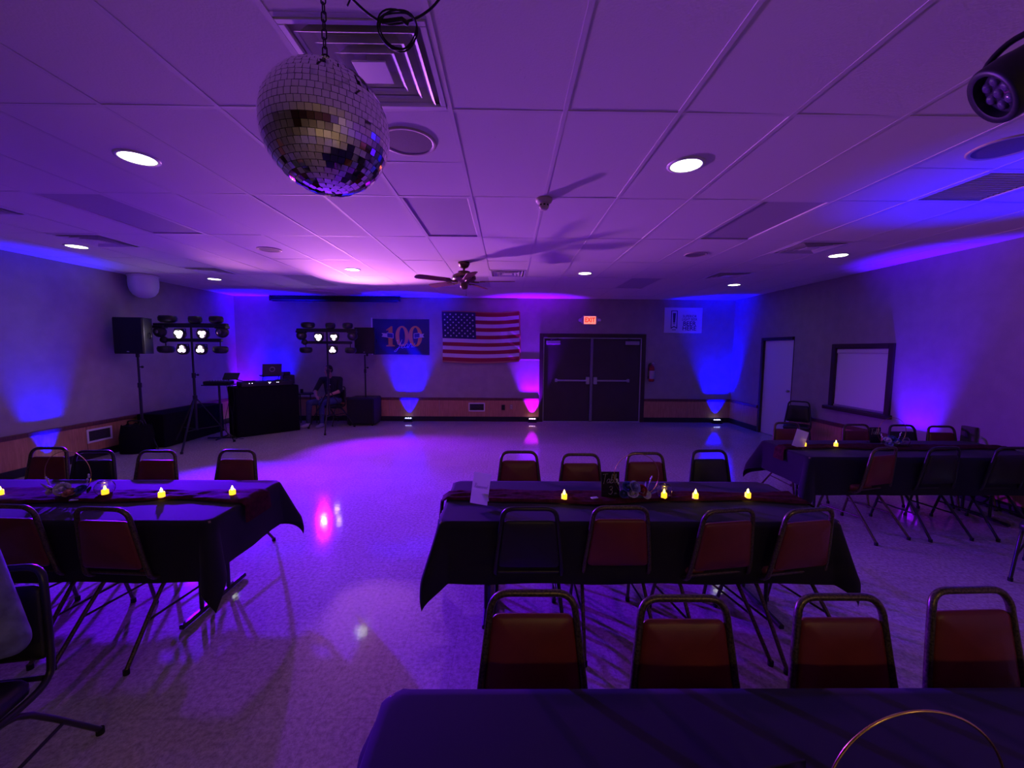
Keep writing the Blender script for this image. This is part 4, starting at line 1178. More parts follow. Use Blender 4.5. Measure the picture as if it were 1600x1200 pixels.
fr2 = lambda x, z: onb(x, z, -.026)
flatpoly(b, [(.22, .53), (.37, .52), (.37, .42), (.22, .44), (.255, .485)], fr); flatpoly(b, [(.35, .545), (.51, .525), (.51, .40), (.35, .42)], fr2)
flatpoly(b, [(1.26, .52), (1.13, .51), (1.13, .42), (1.26, .43), (1.23, .475)], fr); flatpoly(b, [(1.01, .525), (1.16, .545), (1.16, .42), (1.01, .40)], fr2)
b.build('ribbons', M_rb, t)
b = MB(); f3 = lambda x, z: onb(x, z, -.029)
flatpoly(b, [(.362, .532), (.498, .514), (.498, .412), (.362, .431)], f3); flatpoly(b, [(1.022, .514), (1.148, .532), (1.148, .431), (1.022, .412)], f3)
b.build('ribbon_fields', M_rbd, t)
b = MB(); script(b, 'Years', .21, TR(.80, -.055, .17) @ RY(-.10) @ UP, .05, slant=.3, squash=1.05); b.build('script_lettering', mat('banner_pale', (.62, .58, .55), .6), t)

# beer sign
sx0, sx1, sz0, sz1 = 3.855, 4.790, 2.235, 2.850
t = thing('beer_sign', 'white poster with ribbon logo and BEER HERE lettering on the back wall', 'sign', ((sx0 + sx1) / 2, ROOM_B - .012, (sz0 + sz1) / 2))
b = MB(); b.box((0, 0, 0), (sx1 - sx0, .012, sz1 - sz0), .003); b.build('board', mat('poster_white', (.70, .68, .72), .5), t)
M_pi = mat('poster_ink', (.05, .035, .11), .6)
P = TR(0, -.008, 0) @ UP
text_mesh('SUPERIOR', .088, 'lettering', M_pi, t, TR(.155, -.0075, .095) @ UP, sx=.88, bold=.0005)
text_mesh('LIGHT BEER', .084, 'lettering', M_pi, t, TR(.155, -.0075, .020) @ UP, sx=.86, bold=.0005)
text_mesh('BEER', .150, 'lettering', M_pi, t, TR(.155, -.0075, -.085) @ UP, sx=1.0, bold=.002)
text_mesh('HERE', .150, 'lettering', M_pi, t, TR(.155, -.0075, -.200) @ UP, sx=1.0, bold=.002)
b = MB()
def pl(x, z): return (x, -.0078, z)
fw = .018
for poly in ([(-.305, .235), (-.145, .235), (-.145, .217), (-.305, .217)], [(-.305, .217), (-.287, .217), (-.287, -.175), (-.305, -.21)], [(-.163, .217), (-.145, .217), (-.145, -.21), (-.163, -.175)],
             [(-.305, -.21), (-.287, -.175), (-.225, -.14), (-.225, -.165)], [(-.145, -.21), (-.163, -.175), (-.225, -.14), (-.225, -.165)]):
    flatpoly(b, poly, pl)
flatpoly(b, [(-.262, .175), (-.188, .175), (-.202, -.06), (-.248, -.06)], lambda x, z: (x, -.0076, z))
flatpoly(b, [(-.255, -.075), (-.195, -.075), (-.225, -.105)], pl); flatpoly(b, [(-.275, -.225), (-.175, -.225), (-.175, -.240), (-.275, -.240)], pl)
b.build('ribbon_logo', M_pi, t)
# exit sign
t = thing('exit_sign', 'lit red EXIT sign with twin lamp heads above the double doors', 'exit sign', (2.01, ROOM_B - .03, 2.525))
b = MB(); b.box((0, 0, 0), (.335, .06, .215), .01); b.build('housing', M_white, t)
b = MB(); b.box((0, -.0315, 0), (.290, .004, .185)); b.build('lit_face', mat('exit_face', (.9, .5, .4), .5, emit=(1.0, .17, .10), estr=1.7), t)
text_mesh('EXIT', .155, 'lettering', mat('exit_red', (.6, .0, .0), .5, emit=(.8, .01, .005), estr=.8), t, TR(0, -.0345, 0) @ UP, sx=.78, bold=.004)
for s in (-1, 1):
    b = MB(); b.box((s * .185, 0, 0), (.045, .05, .15), .015); b.cyl((0, 0, 0), .045, .04, 18, M=TR(s * .235, -.03, .0) @ RX(PI / 2) @ RY(0), r2=.030); b.build('lamp_head', M_white, t)
# fire extinguisher
t = thing('fire_extinguisher', 'red fire extinguisher with white label hung right of the double doors', 'fire extinguisher', (3.56, ROOM_B - .09, 1.03))
b = MB(); b.lathe([(0, 0), (.055, .0), (.066, .012), (.068, .03), (.068, .33), (.060, .37), (.035, .40), (.022, .41), (.022, .43), (0, .43)], 24); b.build('cylinder', mat('extinguisher_red', (.35, .015, .015), .3), t)
b = MB(); b.lathe([(.0688, .07), (.0688, .27)], 24); b.build('label', M_paper, t)
b = MB(); b.cyl((0, 0, .445), .02, .04, 14); b.box((-.01, -.035, .475), (.022, .10, .012), .003, M=RX(.2)); b.box((-.01, -.03, .455), (.018, .09, .010), .003); b.build('valve_handle', M_steel, t)
b = MB(); b.tube(smooth_path([(0, -.02, .445), (-.06, -.04, .45), (-.092, -.02, .38), (-.085, -.01, .20), (-.083, -.01, .12)], 4), .009, 7); b.cyl((-.083, -.01, .10), .014, .06, 10); b.build('hose', M_black, t)
b = MB(); b.box((0, .078, .20), (.06, .02, .42), .004); b.tube([(.069 * math.cos(a), .069 * math.sin(a), .29) for a in [2 * PI * i / 24 for i in range(24)]], .003, 5, closed=True); b.build('bracket', M_blackm, t)

# ================================================================== UPLIGHTS
upm = {}
def uplight(x, y, rz, m, label, i):
    t = thing('led_uplight', label, 'uplight', (x, y, 0), rz, 'floor uplights along the walls')
    b = MB(); b.box((0, 0, .052), (.20, .13, .065), .012); b.build('housing', M_black, t)
    b = MB(); b.box((0, 0, .010), (.22, .15, .018), .005); b.box((-.108, 0, .045), (.012, .05, .07), .003); b.box((.108, 0, .045), (.012, .05, .07), .003); b.build('bracket', M_blackm, t)
    for k in (-1, 0, 1):
        b = MB(); b.lathe([(.024, .082), (.022, .092), (.012, .098), (0, .099)], 12, M=TR(k * .056, -.018, 0)); b.build('led', m, t)
    return t
uplight(-2.44, 9.965, 0, M_ledb, 'floor uplight washing blue up the wall under the centenary banner', 0)
uplight(.62, 9.965, 0, M_ledp, 'floor uplight glowing pink beside the double doors', 1)
uplight(5.22, 9.955, 0, M_ledb, 'floor uplight glowing blue in the far right corner', 2)
uplight(-6.40, 9.935, 0, M_ledp, 'floor uplight glowing violet under the mixer stand in the far left corner', 3)
uplight(-5.75, 9.92, 0, M_ledb, 'floor uplight glowing blue behind the draped performer booth', 4)
uplight(-6.555, 5.85, PI / 2, M_ledb, 'floor uplight glowing blue at the left wall behind the left table', 5)
uplight(5.495, 5.42, -PI / 2, M_ledb, 'floor uplight glowing violet at the right wall behind the right table', 6)
uplight(5.32, 3.20, -PI / 2, M_ledb, 'floor uplight at the right wall just outside the picture', 7)

# ================================================================== STAGE LIGHT STANDS
def pod_dark(name, t, c, r, m=M_black):
    b = MB(); b.lathe([(0, -.068), (r * .75, -.06), (r, -.03), (r * 1.04, .02), (r * .92, .055), (0, .066)], 20, M=TR(*c)); return b.build(name, m, t)
def light_stand(x, y, label, lit, face):
    t = thing('stage_light_stand', label, 'stage lights', (x, y, 0), face, 'stage light stands')
    b = MB(); b.tube([(0, 0, .30), (0, 0, 1.30)], .022, 12); b.tube([(0, 0, 1.28), (0, 0, 2.20)], .017, 12); b.build('pole', M_blackm, t)
    b = MB(); b.cyl((0, 0, 1.29), .032, .09, 14); b.tube([(.02, 0, 1.30), (.07, 0, 1.30)], .01, 8); b.sphere((.075, 0, 1.30), .02, 10, 6); b.build('collar', M_black, t)
    b = MB(); b.cyl((0, 0, .88), .035, .10, 14); b.build('leg_hub', M_black, t)
    for i in range(3):
        a = 2 * PI * i / 3 - PI / 2 + .25
        dx, dy = math.cos(a), math.sin(a)
        b = MB(); b.box((0, 0, 0), (.014, .03, 1.02), .003, M=TR(dx * .29, dy * .29, .445) @ RZ(a) @ RY(math.atan2(-.54, .86)))
        b.tube([(dx * .02, dy * .02, .32), (dx * .34, dy * .34, .34)], .008, 6); leg = b.build('leg', M_blackm, t)
        b = MB(); b.cyl((dx * .555, dy * .555, .018), .022, .036, 10); b.build('rubber_foot', M_glide, leg)
    b = MB(); b.box((0, 0, 2.175), (1.28, .08, .075), .01); b.build('crossbar', M_black, t)
    b = MB(); b.box((.0, -.01, 1.915), (1.08, .06, .06), .01); b.sphere((-.47, -.02, 1.92), .062, 12, 8); b.build('lower_bar', M_black, t)
    def par(c, bright):
        b = MB(); b.lathe([(.085, -.055), (.092, -.05), (.092, .03), (.07, .06), (0, .065)], 24, M=TR(*c) @ RX(-PI / 2) ); b.lathe([(0, -.03), (.085, -.035)], 24, M=TR(*c) @ RX(-PI / 2))
        b.tube([(c[0] - .095, c[1], c[2]), (c[0] - .095, c[1], c[2] + .09), (c[0] + .095, c[1], c[2] + .09), (c[0] + .095, c[1], c[2])], .008, 6)
        p = b.build('par_light', M_black, t)
        up = 1 if c[2] < 1.9 else -1
        for k in range(3):
            a = PI / 2 * up + 2 * PI * k / 3
            b = MB(); r = .034 if bright else .030
            b.lathe([(r, .0), (r * .9, .012), (r * .5, .02), (0, .022)], 14, M=TR(c[0] + .037 * math.cos(a), c[1] - .040, c[2] + .037 * math.sin(a)) @ RX(PI / 2))
            b.build('led', M_ledvs if bright else M_ledv, p)
    for (c, br) in lit: par(c, br)
    def derby(c):
        b = MB(); b.sphere(c, (.108, .085, .10), 18, 12); b.box((c[0], c[1], c[2] + .085), (.20, .13, .05), .012); p = b.build('derby_light', M_black, t)
        b = MB(); b.lathe([(0, 0), (.03, .006), (.04, .02)], 14, M=TR(c[0], c[1] - .105, c[2]) @ RX(-PI / 2)); b.build('lens', M_ledoff, p)
    derby((-.54, -.01, 2.06)); derby((.55, -.01, 2.06))
    for (c, r) in (((-.46, 0, 1.75), .125), ((.50, 0, 1.75), .115)): pod_dark('strobe_pod', t, c, r)
    for (c, r) in (((-.40, 0, 2.285), .135), ((.08, 0, 2.275), .10), ((.45, 0, 2.28), .105)): pod_dark('effect_light', t, c, r)
    for (px) in (-.46, .50): 
        b = MB(); b.tube([(px, 0, 1.79), (px, 0, 1.90)], .010, 6); b.build('pod_bracket', M_blackm, t)
    return t
light_stand(-5.60, 7.30, 'left tripod stand of stage lights with four lit violet lamp clusters', [((-.17, -.03, 2.022), True), ((.235, -.03, 2.025), False), ((-.13, -.03, 1.752), False), ((.19, -.03, 1.752), False)], 0.0)
light_stand(-3.90, 8.86, 'right tripod stand of stage lights with three lit lamps behind the booth', [((-.155, -.03, 2.027), True), ((.175, -.03, 2.03), False), ((.14, -.03, 1.755), False)], 0.0)

# loudspeakers
def loudspeaker(x, y, z, w, d, h, rz, label):
    t = thing('loudspeaker', label, 'loudspeaker', (x, y, z), rz, 'pole-mounted loudspeakers')
    o_ = [(-w / 2, -d / 2), (w / 2, -d / 2), (w / 2 * .62, d / 2), (-w / 2 * .62, d / 2)]
    b = MB(); pts = []
    for i in range(4):
        p0, p1, p2 = o_[i - 1], o_[i], o_[(i + 1) % 4]
        pts += [(q.x, q.y) for q in round_corner((*p0, 0), (*p1, 0), (*p2, 0), .03, 3)]
    b.prism(pts, h); b.build('cabinet', M_black, t)
    b = MB(); b.grid(lambda u, v: ((u - .5) * w * .92, -d / 2 - .010 - .012 * math.sin(PI * u), h * (.03 + .94 * v)), 10, 4); b.box((0, -d / 2 - .004, h / 2), (w * .93, .012, h * .95), .004); b.build('grille', M_grille, t)
    b = MB(); b.box((0, -d / 2 - .024, h * .06), (.035, .004, .014), .001); b.build('badge', M_steel, t)
    for s in (-1, 1):
        b = MB(); b.tube([(s * w * .44, .0, h * .42), (s * w * .48, .0, h * .45), (s * w * .48, 0, h * .55), (s * w * .44, 0, h * .58)], .012, 6); b.build('handle', M_black, t)
    b = MB(); b.cyl((0, 0, -.03), .028, .06, 14); b.build('pole_cup', M_blackm, t)
    return t
loudspeaker(-6.28, 6.98, 1.675, .47, .34, .60, .10, 'black loudspeaker on a pole at the left wall, left of the stage lights')
loudspeaker(-3.30, 9.60, 1.675, .47, .34, .60, 0, 'black loudspeaker on a pole overlapping the centenary banner')
t = thing('speaker_stand', 'black loudspeaker pole with knob rising from behind the draped gear', 'speaker stand', (-6.28, 6.98, 0))
b = MB(); b.tube([(0, 0, .28), (0, 0, 1.15)], .021, 12); b.tube([(0, 0, 1.12), (0, 0, 1.64)], .017, 12); b.build('pole', M_blackm, t)
b = MB(); b.cyl((0, 0, 1.14), .03, .08, 12); b.tube([(.02, 0, 1.45), (.06, 0, 1.45)], .010, 8); b.sphere((.065, 0, 1.45), .022, 10, 6); b.build('knob', M_black, t)
for i in range(3):
    a = 2 * PI * i / 3 + .3
    b = MB(); b.tube([(math.cos(a) * .02, math.sin(a) * .02, .55), (math.cos(a) * .20, math.sin(a) * .20, .02)], .011, 8); b.build('leg', M_blackm, t)
t = thing('speaker_pole', 'thin black pole carrying the loudspeaker above the square subwoofer', 'speaker stand', (-3.36, 9.62, .645))
b = MB(); b.tube([(0, 0, 0), (0, 0, 1.0)], .018, 12); b.build('pole', M_blackm, t)
b = MB(); b.cyl((0, 0, .62), .028, .09, 12); b.tube([(.02, 0, .70), (.055, 0, .70)], .009, 8); b.sphere((.06, 0, .70), .022, 10, 6); b.build('knob', M_black, t)
t = thing('subwoofer', 'black square subwoofer on the floor by the back wall', 'subwoofer', (-3.41, 9.66, 0))
b = MB(); b.box((0, 0, .335), (.63, .58, .62), .02); b.build('cabinet', M_black, t)
b = MB(); b.box((0, -.295, .335), (.57, .016, .56), .006); b.build('grille', M_grille, t)
for sx in (-1, 1):
    for sy in (-1, 1):
        b = MB(); b.cyl((sx * .26, sy * .24, .013), .02, .026, 10); b.build('rubber_foot', M_glide, t)

# draped bench along the left wall
def drape(name, x0, x1, y0, y1, h, label, cat, M=None, waves=1.0):
    t = thing(name, label, cat, ((x0 + x1) / 2, (y0 + y1) / 2, 0))
    if M is not None: t.rotation_euler = (0, 0, M)
    W, D = x1 - x0, y1 - y0
    b = MB(); b.box((0, 0, h - .016), (W, D, .03), .012); b.build('top_cover', M_skirt, t)
    b = MB(); per = []
    n = 34
    for i in range(n): per.append((-W / 2 + W * i / n, -D / 2, 0, -1))
    for i in range(n): per.append((W / 2, -D / 2 + D * i / n, 1, 0))
    for i in range(n): per.append((W / 2 - W * i / n, D / 2, 0, 1))
    for i in range(n): per.append((-W / 2, D / 2 - D * i / n, -1, 0))
    N = len(per); vs = []
    for lv, z in enumerate((h - .005, h * .6, h * .25, .006)):
        a = (.004, .012, .02, .028)[lv] * waves
        for i, (px, py, nx, ny) in enumerate(per):
            o_ = .004 + a * (1 + math.sin(i * 1.57)) * .6
            vs.append((px + nx * o_, py + ny * o_, z))
    b.add(vs, [(lv * N + i, lv * N + (i + 1) % N, (lv + 1) * N + (i + 1) % N, (lv + 1) * N + i) for lv in range(3) for i in range(N)], 0, True)
    b.build('skirt', M_skirt, t)
    return t
drape('draped_gear_bench', -6.56, -6.10, 7.20, 8.70, .60, 'low black draped bench of gear along the left wall', 'bench', None, .3)
t = thing('equipment_bag', 'lumpy black gear bag at the near end of the draped bench', 'bag', (-6.34, 6.93, 0))
b = MB(); b.grid(lambda u, v: (.27 * math.cos(2 * PI * u) * (abs(math.cos(2 * PI * u)) ** -.35 if abs(math.cos(2 * PI * u)) > .05 else 1) * .8 * (1 - .35 * max(0, v - .6)), .20 * math.sin(2 * PI * u) * (1 - .3 * max(0, v - .6)) * 1.05, .46 * v + .02 * math.sin(9 * u * 2 * PI) * v), 36, 10)
b.add([(.2 * math.cos(2 * PI * i / 24), .17 * math.sin(2 * PI * i / 24), .455) for i in range(24)], [list(range(24))]); b.build('body', M_skirt, t)
b = MB(); b.tube(smooth_path([(-.13, 0, .45), (-.10, -.03, .53), (.10, -.03, .53), (.13, 0, .45)], 5), .012, 6); b.build('handle', M_black, t)

# performer booth (turned towards the floor) and what stands on it
BA = math.radians(45.5)
bc = Vector((-4.94, 8.41, 0)); dirv = Vector((math.cos(BA), math.sin(BA), 0)); back = Vector((-math.sin(BA), math.cos(BA), 0))
ctr = bc + back * .30
t = drape('performer_booth', ctr.x - .58, ctr.x + .58, ctr.y - .29, ctr.y + .29, 1.0, 'black draped performer booth holding audio controllers', 'booth', BA, .25)
def onbooth(a, d, z=0): p = ctr + dirv * a + back * d; return (p.x, p.y, z)
t = thing('dj_controller', 'wide dark audio controller with tiny lights on the draped booth', 'audio controller', onbooth(.0, -.10, 1.0), BA)
b = MB(); b.box((0, 0, .05), (.95, .36, .10), .012); b.build('chassis', M_black, t)
for s in (-1, 1):
    b = MB(); b.cyl((s * .29, -.02, .108), .11, .02, 28); b.build('jog_wheel', M_blackm, t)
for i in range(6):
    b = MB(); b.cyl((-.10 + .04 * i, .06, .112), .010, .025, 10); b.build('knob', M_steel, t)
for (px, pz) in ((-.33, .075), (-.28, .075), (.02, .08), (.05, .08), (.035, .062), (.17, .075), (.20, .075)):
    b = MB(); b.box((px, -.182, pz), (.014, .004, .012), .001); b.build('indicator_led', M_screenled, t)
t = thing('rack_unit', 'stepped black equipment case at the right end of the booth', 'equipment case', onbooth(.50, .13, 1.0), BA)
b = MB(); b.box((0, 0, .10), (.24, .22, .20), .01); b.build('case', M_black, t)
b = MB(); b.box((-.03, 0, .235), (.14, .18, .07), .01); b.build('top_box', M_blackm, t)
t = thing('laptop_stand', 'black raised stand under the open laptop on the booth', 'stand', onbooth(.16, .12, 1.0), BA)
b = MB(); b.box((0, 0, .185), (.34, .20, .012), .003); b.build('shelf', M_blackm, t)
b = MB()
for s in (-1, 1): b.tube([(s * .15, .08, 0.006), (s * .15, -.06, .18)], .008, 6); b.tube([(s * .15, .08, .008), (s * .15, -.09, .008)], .008, 6)
b.build('legs', M_blackm, t)
t = thing('laptop', 'open dark laptop with a pale ring mark on its lid', 'laptop', onbooth(.16, .12, 1.191), BA)
b = MB(); b.box((0, 0, .01), (.37, .25, .018), .004); b.build('base', mat('laptop_grey', (.03, .03, .034), .4), t)
b = MB(); b.box((0, 0, .125), (.37, .010, .25), .004, M=TR(0, -.12, .018) @ RX(.22)); lid = b.build('lid', mat('laptop_grey', (0, 0, 0)), t)
b = MB(); b.tube([(.048 * math.cos(a), 0, .048 * math.sin(a)) for a in [2 * PI * i / 28 for i in range(28)]], .010, 6, closed=True, M=TR(0, -.12, .018) @ RX(.22) @ TR(0, -.004, .13), flat=1); b.build('ring_mark', mat('ring_grey', (.30, .28, .30), .5), lid)
# mixer on its stand, tablet
t = thing('mixer_stand', 'thin black keyboard-style stand under the small mixer beside the booth', 'stand', (-5.60, 7.92, 0), .2)
b = MB(); b.tube([(0, 0, .03), (0, 0, 1.06)], .020, 12); b.build('pole', M_blackm, t)
b = MB(); b.tube([(-.24, 0, .03), (.24, 0, .03)], .016, 8); b.tube([(0, -.22, .03), (0, .22, .03)], .016, 8); b.build('foot', M_blackm, t)
b = MB(); b.box((0, 0, 1.07), (.50, .26, .02), .004); b.build('tray', M_blackm, t)
t = thing('audio_mixer', 'small black audio mixer with rows of knobs on a stand left of the booth', 'audio mixer', (-5.60, 7.92, 1.08), .2)
b = MB(); b.box((0, 0, .035), (.44, .25, .06), .01); b.build('chassis', M_black, t)
for i in range(8):
    b = MB(); b.cyl((-.17 + i * .048, -.04, .072), .011, .022, 10); b.cyl((-.17 + i * .048, .05, .072), .011, .022, 10); b.build('knob', M_steel, t)
t = thing('tablet', 'black tablet tilted on a bracket beside the small mixer', 'tablet', (-5.37, 7.94, 1.235))
b = MB(); b.box((0, 0, 0), (.27, .012, .17), .004, M=RZ(.2) @ RX(-.75)); b.build('body', M_black, t)
b = MB(); b.tube([(0, .02, -.01), (.06, .06, -.07), (.14, .12, -.10)], .009, 6); b.tube([(-.02, .01, 0), (-.06, 0, -.085)], .008, 6); b.build('bracket', M_blackm, t)
t = thing('power_cables', 'dark cables hanging from the mixer to the floor', 'cable', (-5.5, 7.95, 0))
b = MB()
for (x0, k) in ((-.02, .05), (.06, -.03), (.10, .04)):
    b.tube(smooth_path([(x0, .06, 1.08), (x0 + k, .03, .75), (x0 - k, .05, .35), (x0 + .03, .02, .02), (x0 + .22, -.02, .008)], 5), .005, 5)
b.build('wires', M_wire, t)
t = thing('side_table', 'low dark side table between the booth and the seated man', 'table', (-4.74, 9.52, 0), 0)
b = MB(); b.box((0, 0, .735), (.44, .34, .03), .006); b.build('tabletop', M_black, t)
for sx in (-1, 1):
    for sy in (-1, 1):
        b = MB(); b.tube([(sx * .19, sy * .14, 0.01), (sx * .19, sy * .14, .72)], .014, 8); b.build('leg', M_blackm, t)
b = MB(); b.lathe([(0, 0), (.035, 0), (.033, .09), (.036, .095), (.0, .092)], 16); o = b.build('cup', M_black, loc=(-4.78, 9.45, .751)); tag(o, 'small dark cup on the low side table', 'cup')

# ================================================================== PEOPLE
def capsule(b, p0, p1, r0, r1, n=14):
    p0, p1 = Vector(p0), Vector(p1)
    d = (p1 - p0); L = d.length
    if L < 1e-6: b.sphere(p0, r0, n, 8); return
    M = TR(*p0) @ d.to_track_quat('Z', 'Y').to_matrix().to_4x4()
    prof = [(r0 * math.cos(a), r0 * math.sin(a)) for a in [-PI / 2 + PI / 2 * i / 4 for i in range(5)]]
    prof += [(r1 * math.cos(a), L + r1 * math.sin(a)) for a in [PI / 2 * i / 4 for i in range(5)]]
    b.lathe([(max(r, 0), z) for r, z in prof], n, M=M)
def remeshed(b, voxel, smooth_it=3):
    me = bpy.data.meshes.new('tmp'); me.from_pydata(b.v, [], b.f); me.update()
    o = bpy.data.objects.new('tmp', me); COL.objects.link(o)
    r = o.modifiers.new('r', 'REMESH'); r.mode = 'VOXEL'; r.voxel_size = voxel
    s = o.modifiers.new('s', 'SMOOTH'); s.iterations = smooth_it; s.factor = .5
    dg = bpy.context.evaluated_depsgraph_get()
    m2 = bpy.data.meshes.new_from_object(o.evaluated_get(dg))
    vs = [tuple(v.co) for v in m2.vertices]; fs = [tuple(p.vertices) for p in m2.polygons]
    bpy.data.objects.remove(o); bpy.data.meshes.remove(me); bpy.data.meshes.remove(m2)
    return vs, fs
def hand(wrist, direction, palm_n, side, s=1.0):
    """five curled fingers and a thumb; direction = wrist->fingers, palm_n = palm normal, side = +1/-1 thumb side"""
    b = MB(); W = Vector(wrist); d = Vector(direction).normalized(); n = Vector(palm_n); n = (n - d * n.dot(d)).normalized(); x = d.cross(n) * side
    capsule(b, W - d * .02 * s, W + d * .02 * s, .025 * s, .026 * s)
    for k in (-1.2, -.4, .4, 1.2): capsule(b, W + d * .02 * s + x * k * .013 * s, W + d * .085 * s + x * k * .019 * s, .016 * s, .0125 * s, 10)
    for k, L in zip((-1.2, -.4, .4, 1.2), (.062, .075, .080, .070)):
        p = W + d * .085 * s + x * k * .019 * s; dd = d
        for q, (f, r) in enumerate(((.45, .0098), (.32, .0090), (.23, .0080))):
            a = .38; dd = (dd * math.cos(a) + n * math.sin(a)).normalized()
            p2 = p + dd * L * s * f; capsule(b, p, p2, r * s, r * s * .93, 8); p = p2
    p = W + d * .025 * s + x * .026 * s; dd = (d * .62 + x * .70 + n * .30).normalized()
    p2 = p + dd * .042 * s; capsule(b, p, p2, .0135 * s, .0115 * s, 8)
    p3 = p2 + (dd * .7 + d * .5 + n * .2).normalized() * .032 * s; capsule(b, p2, p3, .0112 * s, .0092 * s, 8)
    return remeshed(b, .0042, 2)
def head(c, fwd, s=1.0):
    b = MB(); F = Vector(fwd).normalized(); M = TR(*c) @ Matrix((( -F.y, -F.x * -1 * -1, 0, 0), (F.x, -F.y, 0, 0), (0, 0, 1, 0), (0, 0, 0, 1))) if False else TR(*c) @ F.to_track_quat('-Y', 'Z').to_matrix().to_4x4()
    S_ = s
    b.sphere((0, .012 * S_, .025 * S_), (.076 * S_, .096 * S_, .095 * S_), 20, 14, M=M)
    b.sphere((0, -.030 * S_, -.045 * S_), (.058 * S_, .062 * S_, .072 * S_), 18, 12, M=M)
    b.sphere((0, -.072 * S_, -.098 * S_), (.026 * S_, .022 * S_, .020 * S_), 12, 8, M=M)
    b.sphere((0, -.098 * S_, -.018 * S_), (.011 * S_, .018 * S_, .024 * S_), 10, 8, M=M); b.sphere((0, -.106 * S_, -.030 * S_), (.016 * S_, .012 * S_, .010 * S_), 10, 8, M=M)
    for q in (-1, 1):
        b.sphere((q * .078 * S_, .012 * S_, -.008 * S_), (.012 * S_, .020 * S_, .032 * S_), 10, 8, M=M)
        b.sphere((q * .031 * S_, -.078 * S_, .026 * S_), (.024 * S_, .012 * S_, .008 * S_), 10, 6, M=M)
        b.sphere((q * .042 * S_, -.062 * S_, -.022 * S_), (.022 * S_, .020 * S_, .016 * S_), 10, 6, M=M)
    b.sphere((0, -.088 * S_, -.066 * S_), (.022 * S_, .010 * S_, .006 * S_), 10, 6, M=M); b.sphere((0, -.086 * S_, -.076 * S_), (.019 * S_, .010 * S_, .006 * S_), 10, 6, M=M)
    return remeshed(b, .0052, 1), M
M_skin = mat('skin', (.42, .22, .15), .5)
def person(label, J, fwd, mats, shoe_c, voxel=.011, hands=True, sleeve='short', hair=True):
    """one continuous body; J: joints in room coordinates"""
    V = {k: Vector(v) for k, v in J.items()}
    base = Vector((V['pelvis'].x, V['pelvis'].y, 0))
    V = {k: v - base for k, v in V.items()}
    t = thing('person', label, 'person', base)
    segs = []       # (p0, p1, r0, r1, material)
    def sg(a, c, r0, r1, m): segs.append((V[a], V[c], r0, r1, m))
    side = (V['shoulder_l'] - V['shoulder_r']).normalized()
    for off in (-.075, 0, .075):
        segs.append((V['pelvis'] + side * off, V['belly'] + side * off, .105, .108, 0)); segs.append((V['belly'] + side * off, V['chest'] + side * off, .108, .112, 0))
    segs.append((V['chest'] - side * .08, V['neck'] - side * .045 - Vector((0, 0, .07)), .10, .075, 0)); segs.append((V['chest'] + side * .08, V['neck'] + side * .045 - Vector((0, 0, .07)), .10, .075, 0))
    segs.append((V['chest'], V['neck'] - Vector((0, 0, .03)), .10, .065, 0))
    segs.append((V['neck'] - Vector((0, 0, .05)), V['head'] - Vector((0, 0, .03)), .062, .054, 2))
    for s in 'lr':
        segs.append((V['neck'] - Vector((0, 0, .06)), V['shoulder_' + s], .070, .068, 0))
        sg('shoulder_' + s, 'elbow_' + s, .066, .052, 0)
        sg('elbow_' + s, 'wrist_' + s, .046, .029, 2 if sleeve == 'short' else 0)
        hip = V['pelvis'] + side * (.09 if s == 'l' else -.09) - Vector((0, 0, .01))
        segs.append((hip, V['knee_' + s], .098, .068, 1)); segs.append((V['pelvis'], hip, .11, .105, 1))
        sg('knee_' + s, 'ankle_' + s, .066, .048, 1)
    b = MB()
    for (p0, p1, r0, r1, m) in segs: capsule(b, p0, p1, r0, r1)
    vs, fs = remeshed(b, voxel, 4)
    out = MB(); out.add(vs, fs, 0, True)
    def segd(p, a, c):
        d = c - a; k = max(0, min(1, (p - a).dot(d) / max(d.length_squared, 1e-9))); return (p - (a + d * k)).length, k
    for i, f in enumerate(fs):
        c = Vector((0, 0, 0))
        for k in f: c += Vector(vs[k])
        c /= len(f)
        best = min(segs, key=lambda q: segd(c, q[0], q[1])[0] / (q[2] + (q[3] - q[2]) * segd(c, q[0], q[1])[1]))
        out.m[i] = best[4]
    (hv, hf), HM = head(V['head'], fwd); out.add(hv, hf, 2, True)
    for q in (-1, 1):
        out.sphere((q * .031, -.083, .010), (.013, .006, .006), 10, 6, 3, HM); out.sphere((q * .031, -.0885, .010), (.0055, .002, .0055), 8, 5, 4, HM)
    if hands:
        for s, sd in (('l', -1), ('r', 1)):
            d = V['hand_' + s] - V['wrist_' + s]
            hv, hf = hand(V['wrist_' + s] + d.normalized() * .015, d, (0, 0, -1), sd); out.add(hv, hf, 2, True)
    out.build('body', mats + [mat('eye_white', (.6, .6, .6), .3), mat('eye_dark', (.02, .015, .012), .2)], t)
    for s in 'lr':
        a = V['ankle_' + s]; d = Vector((V['toe_' + s].x - a.x, V['toe_' + s].y - a.y, 0)).normalized(); n = Vector((-d.y, d.x, 0))
        b = MB()
        capsule(b, (a.x - d.x * .03, a.y - d.y * .03, .045), (a.x + d.x * .06, a.y + d.y * .06, .045), .042, .043); capsule(b, (a.x + d.x * .06, a.y + d.y * .06, .042), (a.x + d.x * .17, a.y + d.y * .17, .036), .043, .034); capsule(b, (a.x, a.y, .06), (a.x, a.y, .11), .046, .046)
        sv, sf = remeshed(b, .007, 2); bb = MB(); bb.add([(p[0], p[1], max(p[2], .002)) for p in sv], sf, 0, True); bb.build('shoe', shoe_c, t)
